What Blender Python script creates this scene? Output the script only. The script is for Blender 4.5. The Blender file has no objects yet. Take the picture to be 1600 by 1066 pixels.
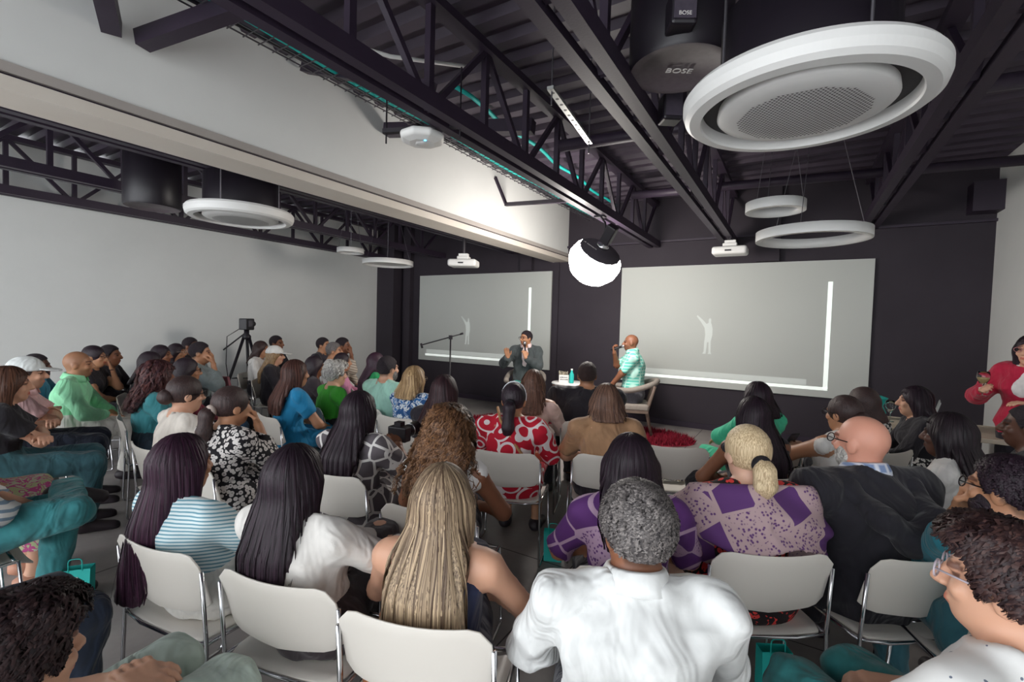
import bpy, bmesh, math, random
import numpy as np
from mathutils import Matrix, Vector
random.seed(7); rng=np.random.default_rng(7)
S=bpy.context.scene; COL=S.collection
# ---------------------------------------------------------------- camera (1600x1066 frame, f = 734 px)
CX=np.array([[0.856,0.044,-0.516],[0.517,-0.0175,0.856],[0.028,-0.999,-0.0375]])
cam=bpy.data.cameras.new('camera'); camo=bpy.data.objects.new('camera',cam); COL.objects.link(camo)
cam.sensor_width=36; cam.lens=734/1600*36; cam.clip_start=.02
U,_,V=np.linalg.svd(CX); RC=U@V
M=Matrix(((RC[0,0],-RC[0,1],-RC[0,2],0),(RC[1,0],-RC[1,1],-RC[1,2],0),(RC[2,0],-RC[2,1],-RC[2,2],1.6),(0,0,0,1)))
camo.matrix_world=M; S.camera=camo
# ---------------------------------------------------------------- light
W=bpy.data.worlds.new('daylight'); S.world=W; W.use_nodes=True
W.node_tree.nodes['Background'].inputs[0].default_value=(.93,.97,1,1)
W.node_tree.nodes['Background'].inputs[1].default_value=2.2
S.view_settings.view_transform='Standard'; S.view_settings.look='None'; S.view_settings.gamma=1
S.view_settings.use_curve_mapping=False; S.view_settings.exposure=1.02
# ---------------------------------------------------------------- materials
def lin(c):
    if isinstance(c,str):
        c=c.lstrip('#'); c=[int(c[i:i+2],16)/255 for i in (0,2,4)]
        return tuple(x/12.92 if x<=.04045 else ((x+.055)/1.055)**2.4 for x in c)
    return tuple(c)
MATS={}
class NT:
    def __init__(s,m): s.t=m.node_tree; s.b=s.t.nodes['Principled BSDF']
    def n(s,k,**kw):
        x=s.t.nodes.new(k)
        for a,v in kw.items():
            if a[0]=='_': x.inputs[a[1:].replace('_',' ')].default_value=v
            else: setattr(x,a,v)
        return x
    def l(s,a,b): s.t.links.new(a,b)
    def coords(s,scale=(1,1,1),rot=(0,0,0)):
        t=s.n('ShaderNodeTexCoord'); m=s.n('ShaderNodeMapping'); s.l(t.outputs['Object'],m.inputs['Vector'])
        m.inputs['Scale'].default_value=scale; m.inputs['Rotation'].default_value=rot; return m.outputs[0]
    def ramp(s,fac,stops,const=False):
        r=s.n('ShaderNodeValToRGB'); s.l(fac,r.inputs[0]); e=r.color_ramp.elements
        if const: r.color_ramp.interpolation='CONSTANT'
        while len(e)<len(stops): e.new(.5)
        for q,(p,c) in zip(e,stops): q.position=p; q.color=(*lin(c),1)
        return r.outputs[0]
    def bump(s,h,st,d=.01):
        b=s.n('ShaderNodeBump',_Strength=st,_Distance=d); s.l(h,b.inputs['Height']); s.l(b.outputs[0],s.b.inputs['Normal'])
def newmat(name,col=(.5,.5,.5),rough=.6,metal=0,spec=.5):
    m=bpy.data.materials.new(name); m.use_nodes=True; b=m.node_tree.nodes['Principled BSDF']
    b.inputs['Base Color'].default_value=(*lin(col),1); b.inputs['Roughness'].default_value=rough
    b.inputs['Metallic'].default_value=metal; b.inputs['Specular IOR Level'].default_value=spec
    return m
def mat(kind,*cols,rough=None,scale=1.0):
    key=(kind,cols,rough,scale)
    if key in MATS: return MATS[key]
    m=newmat(kind,cols[0] if cols else (.5,.5,.5),.85 if rough is None else rough); t=NT(m); base=t.b.inputs['Base Color']
    if kind=='plain':
        n=t.n('ShaderNodeTexNoise',_Scale=12.,_Detail=4.); t.l(t.coords(),n.inputs[0]); t.bump(n.outputs[0],.25)
    elif kind in('cloth','denim'):
        if rough is None: t.b.inputs['Sheen Weight'].default_value=.15
        n=t.n('ShaderNodeTexNoise',_Scale=9.,_Detail=3.,_Distortion=1.2); t.l(t.coords((1,1,.6)),n.inputs[0])
        c=lin(cols[0]); k=.6 if kind=='denim' else .86
        t.l(t.ramp(n.outputs[0],[(.3,tuple(x*k for x in c)),(.7,tuple(min(1,x*1.12) for x in c))]),base)
        n2=t.n('ShaderNodeTexNoise',_Scale=5.,_Detail=2.,_Distortion=2.5); t.l(t.coords((1,1,.45)),n2.inputs[0])
        t.bump(n2.outputs[0],.85,.04)
    elif kind in('stripe','fine'):
        w=t.n('ShaderNodeTexWave',_Scale=(24. if kind=='fine' else 9.)*scale,_Distortion=.6); w.bands_direction='Z'; t.l(t.coords((1,1,1),(.25,.1,0)),w.inputs[0])
        t.l(t.ramp(w.outputs[1],[(.0,cols[0]),(.55,cols[0]),(.72,cols[1])]),base)
    elif kind=='plaid':
        w=t.n('ShaderNodeTexWave',_Scale=7.*scale); w.bands_direction='Z'; t.l(t.coords(),w.inputs[0])
        w2=t.n('ShaderNodeTexWave',_Scale=7.*scale); w2.bands_direction='X'; t.l(t.coords(),w2.inputs[0])
        mx=t.n('ShaderNodeMath',operation='MAXIMUM'); t.l(w.outputs[1],mx.inputs[0]); t.l(w2.outputs[1],mx.inputs[1])
        t.l(t.ramp(mx.outputs[0],[(.5,cols[0]),(.95,cols[1])]),base)
    elif kind=='spots':      # animal print: pale rosettes on dark
        v=t.n('ShaderNodeTexVoronoi',_Scale=42.*scale); t.l(t.coords(),v.inputs[0])
        t.l(t.ramp(v.outputs[0],[(0,cols[0]),(.13,cols[1]),(.52,cols[0])],True),base)
    elif kind=='lattice':    # pale line lattice on dark
        v=t.n('ShaderNodeTexVoronoi',feature='DISTANCE_TO_EDGE',_Scale=11.*scale,_Randomness=.7); t.l(t.coords(),v.inputs[0])
        t.l(t.ramp(v.outputs[0],[(0,cols[1]),(.075,cols[0])],True),base)
    elif kind=='rings':      # looping pale lines on a strong ground
        v=t.n('ShaderNodeTexVoronoi',_Scale=7.*scale); t.l(t.coords(),v.inputs[0])
        s_=t.n('ShaderNodeMath',operation='MULTIPLY'); s_.inputs[1].default_value=3.1; t.l(v.outputs[0],s_.inputs[0])
        f=t.n('ShaderNodeMath',operation='FRACT'); t.l(s_.outputs[0],f.inputs[0])
        t.l(t.ramp(f.outputs[0],[(0,cols[0]),(.62,cols[1]),(.92,cols[0])],True),base)
    elif kind=='patch':      # woven patchwork shawl
        ch=t.n('ShaderNodeTexVoronoi',_Scale=8.*scale,_Randomness=.25); t.l(t.coords((1,1,1),(.5,.4,.78)),ch.inputs[0])
        v=t.n('ShaderNodeTexVoronoi',_Scale=75.*scale); t.l(t.coords(),v.inputs[0])
        a=t.ramp(v.outputs[0],[(.25,cols[0]),(.45,cols[1])]); sep=t.n('ShaderNodeSeparateColor'); t.l(ch.outputs[1],sep.inputs[0])
        g=t.n('ShaderNodeMath',operation='GREATER_THAN'); g.inputs[1].default_value=.62; t.l(sep.outputs[0],g.inputs[0])
        mx=t.n('ShaderNodeMix',data_type='RGBA'); t.l(g.outputs[0],mx.inputs[0]); t.l(a,mx.inputs[6]); mx.inputs[7].default_value=(*lin(cols[0]),1)
        e=t.n('ShaderNodeTexVoronoi',feature='DISTANCE_TO_EDGE',_Scale=8.*scale,_Randomness=.25); t.l(t.coords((1,1,1),(.5,.4,.78)),e.inputs[0])
        lt=t.n('ShaderNodeMath',operation='LESS_THAN'); lt.inputs[1].default_value=.045; t.l(e.outputs[0],lt.inputs[0])
        m2=t.n('ShaderNodeMix',data_type='RGBA'); t.l(lt.outputs[0],m2.inputs[0]); t.l(mx.outputs[2],m2.inputs[6]); m2.inputs[7].default_value=(*lin(cols[1]),1)
        t.l(m2.outputs[2],base)
    elif kind=='blots':      # three colour blotch print
        n=t.n('ShaderNodeTexNoise',_Scale=17.*scale,_Detail=2.,_Distortion=1.5); t.l(t.coords(),n.inputs[0])
        t.l(t.ramp(n.outputs[0],[(0,cols[0]),(.47,cols[1]),(.57,cols[-1])],True),base)
    elif kind=='dots':
        v=t.n('ShaderNodeTexVoronoi',_Scale=34.*scale,_Randomness=.5); t.l(t.coords(),v.inputs[0])
        t.l(t.ramp(v.outputs[0],[(0,cols[1]),(.13,cols[0])],True),base)
    elif kind=='hair':
        t.b.inputs['Roughness'].default_value=.5 if rough is None else rough
        n=t.n('ShaderNodeTexNoise',_Scale=9.,_Detail=5.,_Roughness=.65); t.l(t.coords((26,26,.7)),n.inputs[0])
        t.l(t.ramp(n.outputs[0],[(.36,cols[0]),(.62,cols[1])]),base); t.bump(n.outputs[0],.5,.006)
    elif kind=='curl':
        t.b.inputs['Roughness'].default_value=.6
        n=t.n('ShaderNodeTexNoise',_Scale=60.*scale,_Detail=3.,_Distortion=1.); t.l(t.coords(),n.inputs[0])
        t.l(t.ramp(n.outputs[0],[(.38,cols[0]),(.66,cols[1])]),base); t.bump(n.outputs[0],1,.012)
    elif kind=='skin':
        a=t.n('ShaderNodeVertexColor',layer_name='tint'); mx=t.n('ShaderNodeMix',data_type='RGBA',blend_type='MULTIPLY'); mx.inputs[0].default_value=1
        mx.inputs[6].default_value=(*lin(cols[0]),1); t.l(a.outputs[0],mx.inputs[7]); t.l(mx.outputs[2],base)
        t.b.inputs['Roughness'].default_value=.5; t.b.inputs['Subsurface Weight'].default_value=.08
        t.b.inputs['Subsurface Radius'].default_value=(.02,.008,.005)
        n=t.n('ShaderNodeTexNoise',_Scale=90.); t.l(t.coords(),n.inputs[0]); t.bump(n.outputs[0],.08,.004)
    MATS[key]=m; return m
def simple(name,col,rough=.5,metal=0,emit=0,alpha=None):
    key=('S',name)
    if key in MATS: return MATS[key]
    m=newmat(name,col,rough,metal); b=m.node_tree.nodes['Principled BSDF']
    if emit: b.inputs['Emission Color'].default_value=(*lin(col),1); b.inputs['Emission Strength'].default_value=emit
    if alpha=='glass': b.inputs['Transmission Weight'].default_value=1; b.inputs['IOR'].default_value=1.3
    MATS[key]=m; return m
def paint(name,c1,c2,scale=2.,rough=.7,bump=.05):
    key=('P',name)
    if key in MATS: return MATS[key]
    m=newmat(name,c1,rough); t=NT(m); n=t.n('ShaderNodeTexNoise',_Scale=scale,_Detail=6.,_Roughness=.6); t.l(t.coords(),n.inputs[0])
    t.l(t.ramp(n.outputs[0],[(.3,c1),(.7,c2)]),t.b.inputs['Base Color'])
    n2=t.n('ShaderNodeTexNoise',_Scale=scale*30,_Detail=3.); t.l(t.coords(),n2.inputs[0]); t.bump(n2.outputs[0],bump)
    MATS[key]=m; return m
BLACK=paint('black steel paint','#2b2130','#332838',3.,.5)
WALLB=paint('black wall paint','#2b242d','#332c35',1.2,.75)
WHITE=paint('white wall paint','#d9dad8','#e2e3e1',.8,.8)
CHROME=simple('chrome','#c9c9cc',.18,1); SHELL=paint('white moulded plastic','#dcd6cd','#e2dcd4',1.,.45,.03)
PLAST=simple('white plastic','#dedddb',.45); DARK=simple('black plastic','#1c171f',.45); TEAL=simple('teal paper','#1fb5ad',.6)
# ---------------------------------------------------------------- object helpers
def mesh(name,v,f,m,parent=None,smooth=False,col=None,loc=None,rot=0):
    me=bpy.data.meshes.new(name); me.from_pydata([tuple(x) for x in v] if not isinstance(v,np.ndarray) else v.tolist(),[],f if isinstance(f,list) else f.tolist())
    for k in (m if isinstance(m,list) else [m]): me.materials.append(k)
    if smooth: me.polygons.foreach_set('use_smooth',[True]*len(me.polygons))
    if col is not None:
        a=me.color_attributes.new('tint','FLOAT_COLOR','POINT'); a.data.foreach_set('color',np.c_[col,np.ones(len(col))].astype(np.float32).ravel())
    me.update(); o=bpy.data.objects.new(name,me); COL.objects.link(o); o.parent=parent
    if loc is not None: o.location=loc
    o.rotation_euler[2]=rot
    return o
def tag(o,label,cat,group=None,kind=None):
    if label: o['label']=label
    if cat: o['category']=cat
    if group: o['group']=group
    if kind: o['kind']=kind
    return o
def empty(name,loc=(0,0,0),rz=0):
    o=bpy.data.objects.new(name,None); COL.objects.link(o); o.location=loc; o.rotation_euler[2]=rz; o.empty_display_size=.1; return o
class B:
    def __init__(s): s.v=[]; s.f=[]
    def add(s,v,f):
        n=len(s.v); s.v+= [tuple(x) for x in v]; s.f+=[tuple(i+n for i in q) for q in f]; return s
    def box(s,lo,hi,rm=None,c=None):
        v=[Vector((x,y,z)) for x in(lo[0],hi[0]) for y in(lo[1],hi[1]) for z in(lo[2],hi[2])]
        if rm: v=[rm@q for q in v]
        return s.add(v,[(0,1,3,2),(4,6,7,5),(0,4,5,1),(2,3,7,6),(0,2,6,4),(1,5,7,3)])
    def bar(s,a,b,w,h=None,up=(0,0,1)):
        a=Vector(a); b=Vector(b); h=h or w; d=(b-a).normalized(); u=Vector(up)
        if abs(d.dot(u))>.98: u=Vector((1,0,0))
        x=d.cross(u).normalized()*w/2; y=d.cross(x).normalized()*h/2
        return s.add([p+i*x+j*y for p in(a,b) for i,j in((-1,-1),(1,-1),(1,1),(-1,1))],[(3,2,1,0),(4,5,6,7),(0,1,5,4),(1,2,6,5),(2,3,7,6),(3,0,4,7)])
    def tube(s,pts,r,n=8,cap=True):
        pts=[Vector(p) for p in pts]; rs=r if isinstance(r,(list,tuple)) else [r]*len(pts); rings=[]; u=None; vs=[]
        for i,p in enumerate(pts):
            d=(pts[min(i+1,len(pts)-1)]-pts[max(i-1,0)]).normalized()
            if u is None: u=d.orthogonal().normalized()
            u=(u-d*u.dot(d)).normalized(); w=d.cross(u)
            vs+=[p+(u*math.cos(2*math.pi*k/n)+w*math.sin(2*math.pi*k/n))*rs[i] for k in range(n)]
        fs=[(i*n+k,i*n+(k+1)%n,(i+1)*n+(k+1)%n,(i+1)*n+k) for i in range(len(pts)-1) for k in range(n)]
        if cap: fs+=[tuple(range(n))[::-1],tuple((len(pts)-1)*n+k for k in range(n))]
        return s.add(vs,fs)
    def lathe(s,prof,n=32,c=(0,0,0),sx=1,sy=1):
        vs=[(c[0]+r*math.cos(2*math.pi*k/n)*sx,c[1]+r*math.sin(2*math.pi*k/n)*sy,c[2]+z) for r,z in prof for k in range(n)]
        return s.add(vs,[(i*n+k,i*n+(k+1)%n,(i+1)*n+(k+1)%n,(i+1)*n+k) for i in range(len(prof)-1) for k in range(n)])
    def o(s,name,m,parent=None,smooth=False,**k): return mesh(name,s.v,s.f,m,parent,smooth,**k)
def arc(pts,r=.03,n=4):
    "round the corners of a polyline"
    P=[Vector(p) for p in pts]; out=[P[0]]
    for a,b,c in zip(P,P[1:],P[2:]):
        p=b+(a-b).normalized()*r; q=b+(c-b).normalized()*r
        out+=[(1-t)**2*p+2*t*(1-t)*b+t*t*q for t in [i/n for i in range(n+1)]]
    return out+[P[-1]]
def copy_tree(o,parent=None):
    c=o.copy(); COL.objects.link(c); c.parent=parent
    for ch in list(o.children): copy_tree(ch,c)
    return c
def bevel(o,w=.008,seg=2):
    m=o.modifiers.new('bevel','BEVEL'); m.width=w; m.segments=seg; m.limit_method='ANGLE'; return o
# ---------------------------------------------------------------- the room
YB=7.95; XL=-8.27; XR=2.03; ZR=3.72; YF=-3.2
m=newmat('concrete floor','#8a8583',.45); t=NT(m)
n=t.n('ShaderNodeTexNoise',_Scale=1.1,_Detail=8.,_Roughness=.65); t.l(t.coords(),n.inputs[0])
t.l(t.ramp(n.outputs[0],[(.3,'#77716f'),(.5,'#8f8987'),(.7,'#a39d99')]),t.b.inputs['Base Color'])
n=t.n('ShaderNodeTexNoise',_Scale=25.,_Detail=6.); t.l(t.coords(),n.inputs[0]); t.bump(n.outputs[0],.08)
fl=B().box((XL-.2,YF,-.1),(XR+.2,YB+.2,0)).o('floor',m); tag(fl,'grey polished concrete floor',None,kind='structure')
jm=simple('floor joint','#4c4648',.8)
for x in (-6.,-3.6,-1.2): B().box((x-.004,YF,-.02),(x+.004,YB,.0006)).o('joint',jm,fl)
for y in (.4,2.8,5.2): B().box((XL,y-.004,-.02),(XR,y+.004,.0006)).o('joint',jm,fl)
def st(b,name,m,label): o=b.o(name,m); tag(o,label,None,kind='structure'); return o
st(B().box((XL-.2,YF,0),(XL,YB+.2,ZR)),'wall_left',WHITE,'long white side wall')
wb=st(B().box((XL,YB,0),(XR,YB+.2,ZR)),'wall_back',WALLB,'black painted wall behind the stage')
st(B().box((XR,YF,0),(XR+.2,YB+.2,ZR)),'wall_right',WHITE,'white side wall beside the standing woman')
# pilasters and ledge of the back wall
for i,(x0,x1,z0,dp) in enumerate([(XL,-7.75,0,.3),(-7.6,-7.42,0,.12),(-4.6,-4.35,2.62,.1),(-.55,-.25,2.62,.1),(-3.9,-3.8,0,.03)]):
    B().box((x0,YB-dp,z0),(x1,YB+.05,ZR)).o('pilaster',WALLB,wb)
B().box((-3.64,YB-.05,3.0),(XR,YB+.02,3.035)).o('ledge',BLACK,wb)
B().box((XL,YB-.02,0),(XR,YB+.02,.09)).o('skirting',BLACK,wb)
B().box((1.75,YB-.25,3.1),(XR+.01,YB,3.45)).o('downstand',BLACK,wb)
# corrugated roof deck (ribs across the room)
v=[];f=[];y=YF;i=0
prof=[(0,0),(.10,0),(.14,.05),(.22,.05),(.26,0)]
ys=[]
while y<YB+.3:
    ys+=[(y+a,ZR+b) for a,b in prof[:-1]]; y+=.26
for a,b in ys: v+=[(XL-.2,a,b),(XR+.2,a,b)]
f=[(2*i,2*i+1,2*i+3,2*i+2) for i in range(len(ys)-1)]
n=len(v); v+=[(x,y_,z+.12) for x,y_,z in v]; f+=[(n+2*i+2,n+2*i+3,n+2*i+1,n+2*i) for i in range(len(ys)-1)]
DECK=paint('dark metal deck','#3a303e','#463c4a',1.5,.55)
tag(mesh('ceiling',v,f,DECK),'dark corrugated metal roof deck',None,kind='structure')
# white header wall with its rail
hd=st(B().box((-3.92,YF,2.9),(-3.64,YB,ZR+.02)),'wall_header',WHITE,'white bulkhead wall hanging between the two bays')
B().box((-3.94,YF,2.755),(-3.61,YB,2.83)).o('rail',paint('rail paint','#cfc6bb','#d6cec4'),hd)
B().box((-3.92,YF,2.83),(-3.645,YB,2.85)).o('groove',BLACK,hd)
B().box((-3.94,YF,2.85),(-3.62,YB,2.905)).o('rail',paint('rail grey','#a39c97','#aaa39e'),hd)
# ---------------------------------------------------------------- trusses
def truss(x,zb,label,y0=-1.5,zt=3.66,step=.62):
    T=tag(empty('roof_truss',(x,0,zb)),label,'truss','black roof trusses'); h=zt-zb
    for s in(-1,1):
        B().box((s*.062-.036,y0,0),(s*.062+.036,YB-.02,.05)).o('bottom_chord',BLACK,T)
        B().box((s*.062+s*.03-.006,y0,.05),(s*.062+s*.03+.006,YB-.02,.1)).o('chord_flange',BLACK,T)
    B().box((-.06,y0,h-.06),(.06,YB-.02,h)).o('top_chord',BLACK,T)
    k=int((YB-y0)/step); wv=B().bar((0,0,.03),(0,0,h-.03),.045,.045); a=wv.o('web_post',BLACK,T); a.location.y=y0+.1
    d=B().bar((0,0,.03),(0,step,h-.03),.04,.04).o('web_diagonal',BLACK,T); d.location.y=y0+.1
    d2=B().bar((0,step,.03),(0,0,h-.03),.04,.04).o('web_diagonal',BLACK,T); d2.location.y=y0+.1+step
    for i in range(1,k):
        c=a.copy(); COL.objects.link(c); c.location.y=y0+.1+i*step
        if i>1:
            c=(d if i%2==0 else d2).copy(); COL.objects.link(c); c.location.y=y0+.1+i*step
    return T
truss(-2.07,2.92,'black roof truss that the round lantern lamp hangs from')
truss(-.9,2.86,'black roof truss with a white projector under its far end')
truss(.78,3.0,'black roof truss above the pair of ring pendants beside the large ceiling cassette')
truss(-4.78,2.96,'black roof truss just behind the white bulkhead')
truss(-6.6,2.96,'black roof truss over the left bay above the small round cassette')
truss(-8.1,2.96,'black roof truss running along the white side wall')
# cross braces, struts from header, cable tray
for i,(a,b,r) in enumerate([((-3.6,3.42,3.5),(-2.07,3.7,3.35),.07),((-3.6,2.5,3.68),(-2.07,2.35,3.1),.045),((-3.58,1.2,3.3),(-2.07,.5,3.55),.06),((-3.58,1.35,3.3),(-2.07,1.9,3.62),.06),((-3.64,5.75,3.3),(-2.07,5.1,3.05),.03),((-3.64,5.75,3.3),(-3.64,5.45,3.6),.03)]):
    tag(B().bar(a,b,r*1.6).o('strut',BLACK),['black steel strut with boxed end on the bulkhead above the access point','thin black strut between bulkhead and truss beside cable tray','black steel brace leaning from the bulkhead towards the truss','black steel brace next to the leaning one on the bulkhead','slim black angle bracket from bulkhead to lantern truss','short black upright leg of the slim angle bracket'][i],'strut')
for y,z,l in [(4.1,3.3,'black pipe crossing the trusses just beyond the slotted channel'),(6.4,3.4,'black pipe crossing the trusses near the back wall'),(1.6,3.5,'black pipe crossing the trusses in front of the drum speaker')]:
    tag(B().tube([(-2.0,y,z),(-.9,y+.15,z+.02),(2.0,y+.4,z)],.055,10).o('ceiling_pipe',BLACK,None,True),l,'pipe','black ceiling pipes')
tr=tag(empty('cable_tray',(-3.1,0,3.45)),'wire cable tray with teal cables along the bulkhead','cable tray')
WIRE=simple('galvanised wire','#6d6a70',.4,.8)
b=B()
for x in (-.1,0,.1): b.bar((x,-1,0),(x,YB-.1,0),.008)
for x in (-.12,.12): b.bar((x,-1,.05),(x,YB-.1,.05),.008)
b.o('tray_rails',WIRE,tr)
b=B()
for i in range(85): b.bar((-.12,-.9+i*.103,-.004),(.12,-.9+i*.103,-.004),.006)
o=b.o('tray_rungs',WIRE,tr); o['kind']='stuff'
B().tube([(.03+.02*math.sin(i*.9),-1+i*.3,.02) for i in range(30)],.016,6).o('teal_cable',TEAL,tr,True)
B().tube([(-.05+.02*math.sin(i*.7),-1+i*.3,.015) for i in range(30)],.012,6).o('cable',DARK,tr,True)
tr2=tag(B().tube([(-2.6+.03*math.sin(i*1.3),3.2+i*.25,3.62-.004*i) for i in range(19)],.02,6).o('teal_cable_run',TEAL,None,True),'teal cable bundle strung under the roof deck beside the truss','cable')
tag(B().tube([(-2.9,1.2,3.45),(-2.7,1.7,3.34),(-2.4,2.3,3.36),(-2.1,2.8,3.45)],.014,6).o('hanging_cable',PLAST,None,True),'loose pale cable sagging beneath the roof deck','cable')
sb=tag(empty('slotted_strut',(-1.35,2.95,2.98),.12),'slotted galvanised channel hanging beside the centre truss','strut')
B().box((-.02,-.45,0),(.02,.45,.02)).o('channel',simple('galvanised','#b9bab8',.35,.7),sb)
for i in range(11): B().lathe([(.0,-.001),(.011,-.001),(.011,.004)],10,(0,-.4+i*.08,0)).o('slot',DARK,sb)
for y in(-.42,.42): B().tube([(0,y,-.08),(0,y,.7)],.005,6).o('hanger_rod',WIRE,sb)
# ---------------------------------------------------------------- ceiling fixtures
def cassette(loc,label,r=.475):
    T=tag(empty('ceiling_cassette',loc),label,'air conditioner','round ceiling cassettes')
    B().lathe([(r-.015,.10),(r,.08),(r,.05),(r-.01,.02),(r-.03,.004),(r-.075,0),(r-.08,.01),(r-.085,.06),(r-.085,.10)],112).o('outer_ring',PLAST,T,False)
    B().lathe([(r-.08,.055),(r-.17,.055)],64).o('air_gap',DARK,T)
    B().lathe([(0,-.004),(.2,-.003),(r-.20,.004),(r-.155,.012),(r-.145,.022),(r-.15,.06)],64).o('panel',PLAST,T,True)
    b=B(); nn=0
    for i in range(-16,17):
        for j in range(-16,17):
            x=i*.0155+(j%2)*.00775; y=j*.0145
            if x*x+y*y<.245**2:
                s=.0062; b.add([(x-s,y-s*.8,-.0055),(x+s,y-s*.8,-.0055),(x,y+s,-.0055)],[(2,1,0)]); nn+=1
    o=b.o('perforations',simple('grille hole','#4a4348',.8),T); o['kind']='stuff'
    B().lathe([(r-.15,.1),(r-.15,.42),(0,.42)],40).o('housing',DARK,T,True)
    for a in(.6,2.2,3.8,5.3): B().tube([(.36*math.cos(a),.36*math.sin(a),.1),(.36*math.cos(a),.36*math.sin(a),ZR-loc[2])],.006,6).o('hanger_rod',WIRE,T)
    return T
cassette((-.02,2.36,2.52),'large white round ceiling cassette with perforated panel below the drum speaker')
cassette((-4.75,2.62,2.54),'round white ceiling cassette in the bay behind the bulkhead')
def ring(loc,r,label,fill=False,zc=ZR):
    T=tag(empty('ring_pendant',loc),label,'pendant lamp','white ring pendants')
    w=.045; B().lathe([(r,0),(r,.075),(r-w,.075),(r-w,0),(r,0)],56).o('ring',PLAST,T,True)
    if fill: B().lathe([(0,.03),(r-w,.03)],40).o('diffuser',PLAST,T)
    for a in(.3,2.4,4.5): B().tube([(r*.95*math.cos(a),r*.95*math.sin(a),.07),(.03*math.cos(a),.03*math.sin(a),zc-loc[2])],.0025,5).o('wire',WIRE,T)
    B().lathe([(0,0),(.06,0),(.06,.03),(0,.03)],20,(0,0,zc-loc[2]-.03)).o('canopy',PLAST,T,True)
ring((.076,4.47,2.33),.40,'large white ring pendant hanging below the smaller ring')
ring((-.184,4.32,2.55),.215,'small white ring pendant hanging above the large ring by the projector')
ring((-5.69,5.49,2.48),.40,'wide white disc pendant in the bay by the white side wall',True)
ring((-6.22,5.18,2.66),.21,'small white disc pendant higher up beside the wide disc pendant',True)
def drum(loc,label):
    T=tag(empty('drum_speaker',loc),label,'speaker','black drum speakers')
    B().lathe([(.245,.0),(.255,.015),(.255,.62),(0,.62)],48).o('drum',DARK,T,True)
    B().lathe([(0,.006),(.2,.006),(.205,0),(.245,0)],48).o('grille',paint('speaker grille','#5d5358','#6a6065',30.,.6),T,True)
    for a in(.5,2.6,4.7): B().tube([(.2*math.cos(a),.2*math.sin(a),.6),(.2*math.cos(a),.2*math.sin(a),ZR-loc[2])],.007,6).o('hanger_rod',WIRE,T)
    return T
d=drum((-.58,2.57,2.94),'large black drum speaker hanging beside the big ceiling cassette')
def text(s,loc,size,m,parent,name,rot):
    c=bpy.data.curves.new(name,'FONT'); c.body=s; c.size=size; c.extrude=.0015; c.align_x='CENTER'; c.align_y='CENTER'
    o=bpy.data.objects.new(name,c); COL.objects.link(o); bpy.context.view_layer.update()
    me=bpy.data.meshes.new_from_object(o.evaluated_get(bpy.context.evaluated_depsgraph_get())); bpy.data.objects.remove(o)
    me.materials.clear(); me.materials.append(m); q=bpy.data.objects.new(name,me); COL.objects.link(q); q.parent=parent; q.location=loc; q.rotation_euler=rot; return q
text('BOSE',(0,0,-.002),.06,simple('pale print','#d8d4d2',.5),d,'lettering',(math.pi,0,math.radians(31)))
drum((-5.92,2.33,2.72),'black drum speaker in the bay behind the bulkhead')
for i,(p,rz) in enumerate([((-.52,2.3,2.98),.5),((-.3,2.9,2.98),.2),((-.72,3.0,2.86),.6)]):
    T=tag(empty('satellite_speaker',p,rz),['small black satellite speaker in front of the drum speaker','small black satellite speaker between drum speaker and large cassette','small black satellite speaker below the drum speaker rim'][i],'speaker','satellite speakers')
    bevel(B().box((-.06,-.06,0),(.06,.06,.16)).o('cabinet',DARK,T),.015); B().box((-.05,-.066,.02),(.05,-.058,.15)).o('grille',paint('satellite grille','#3a3340','#463e4a',40.),T)
    B().tube([(0,0,.15),(0,.02,.7)],.012,8).o('bracket',DARK,T)
    if i==0: text('BOSE',(0,-.068,.04),.025,simple('pale print','#d8d4d2',.5),T,'lettering',(math.pi/2,0,0))
ap=tag(empty('access_point',(-2.3,2.52,2.84),.3),'white wireless access point with blue light under the truss','access point')
o=B().lathe([(0,0),(.09,0),(.15,.018),(.165,.045),(.15,.07),(0,.075)],8).o('housing',PLAST,ap,False); bevel(o,.012,3)
B().lathe([(0,-.002),(.05,-.002),(.055,.004)],6).o('centre_plate',PLAST,ap,True)
B().lathe([(0,-.004),(.007,-.004),(.007,.004)],10,(.05,-.06,0)).o('status_light',simple('blue led','#3ab8ff',.4,0,6),ap)
B().box((-.3,-.02,.09),(.3,.02,.12)).o('mount_bar',DARK,ap)
for x in(-.28,.28): B().tube([(x,0,.02),(x,0,.5)],.006,6).o('hanger_rod',DARK,ap)
def projector(loc,rz,label,ztop):
    T=tag(empty('projector',loc,rz),label,'projector','ceiling projectors')
    bevel(B().box((-.22,-.15,0),(.22,.15,.11)).o('body',PLAST,T),.035,4)
    B().lathe([(0,0),(.045,0),(.045,.03),(.035,.03)],20).o('lens',DARK,T).matrix_local=Matrix.Translation((.1,.14,.055))@Matrix.Rotation(-math.pi/2,4,'X')
    B().box((-.05,-.158,.04),(.03,-.15,.06)).o('port',DARK,T)
    bevel(B().box((-.09,-.08,.11),(.09,.08,.16)).o('mount_plate',PLAST,T),.01)
    B().box((-.07,-.05,.16),(.07,.05,.2)).o('mount_head',PLAST,T); B().tube([(0,0,.2),(0,0,ztop-loc[2])],.025,12).o('mount_pole',DARK,T)
projector((-.82,7.1,2.62),0,'white projector under the centre truss above the wide screen',2.9)
projector((-4.4,5.8,2.44),.4,'white projector hanging in front of the screen by the corner column',ZR+.01)
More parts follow.
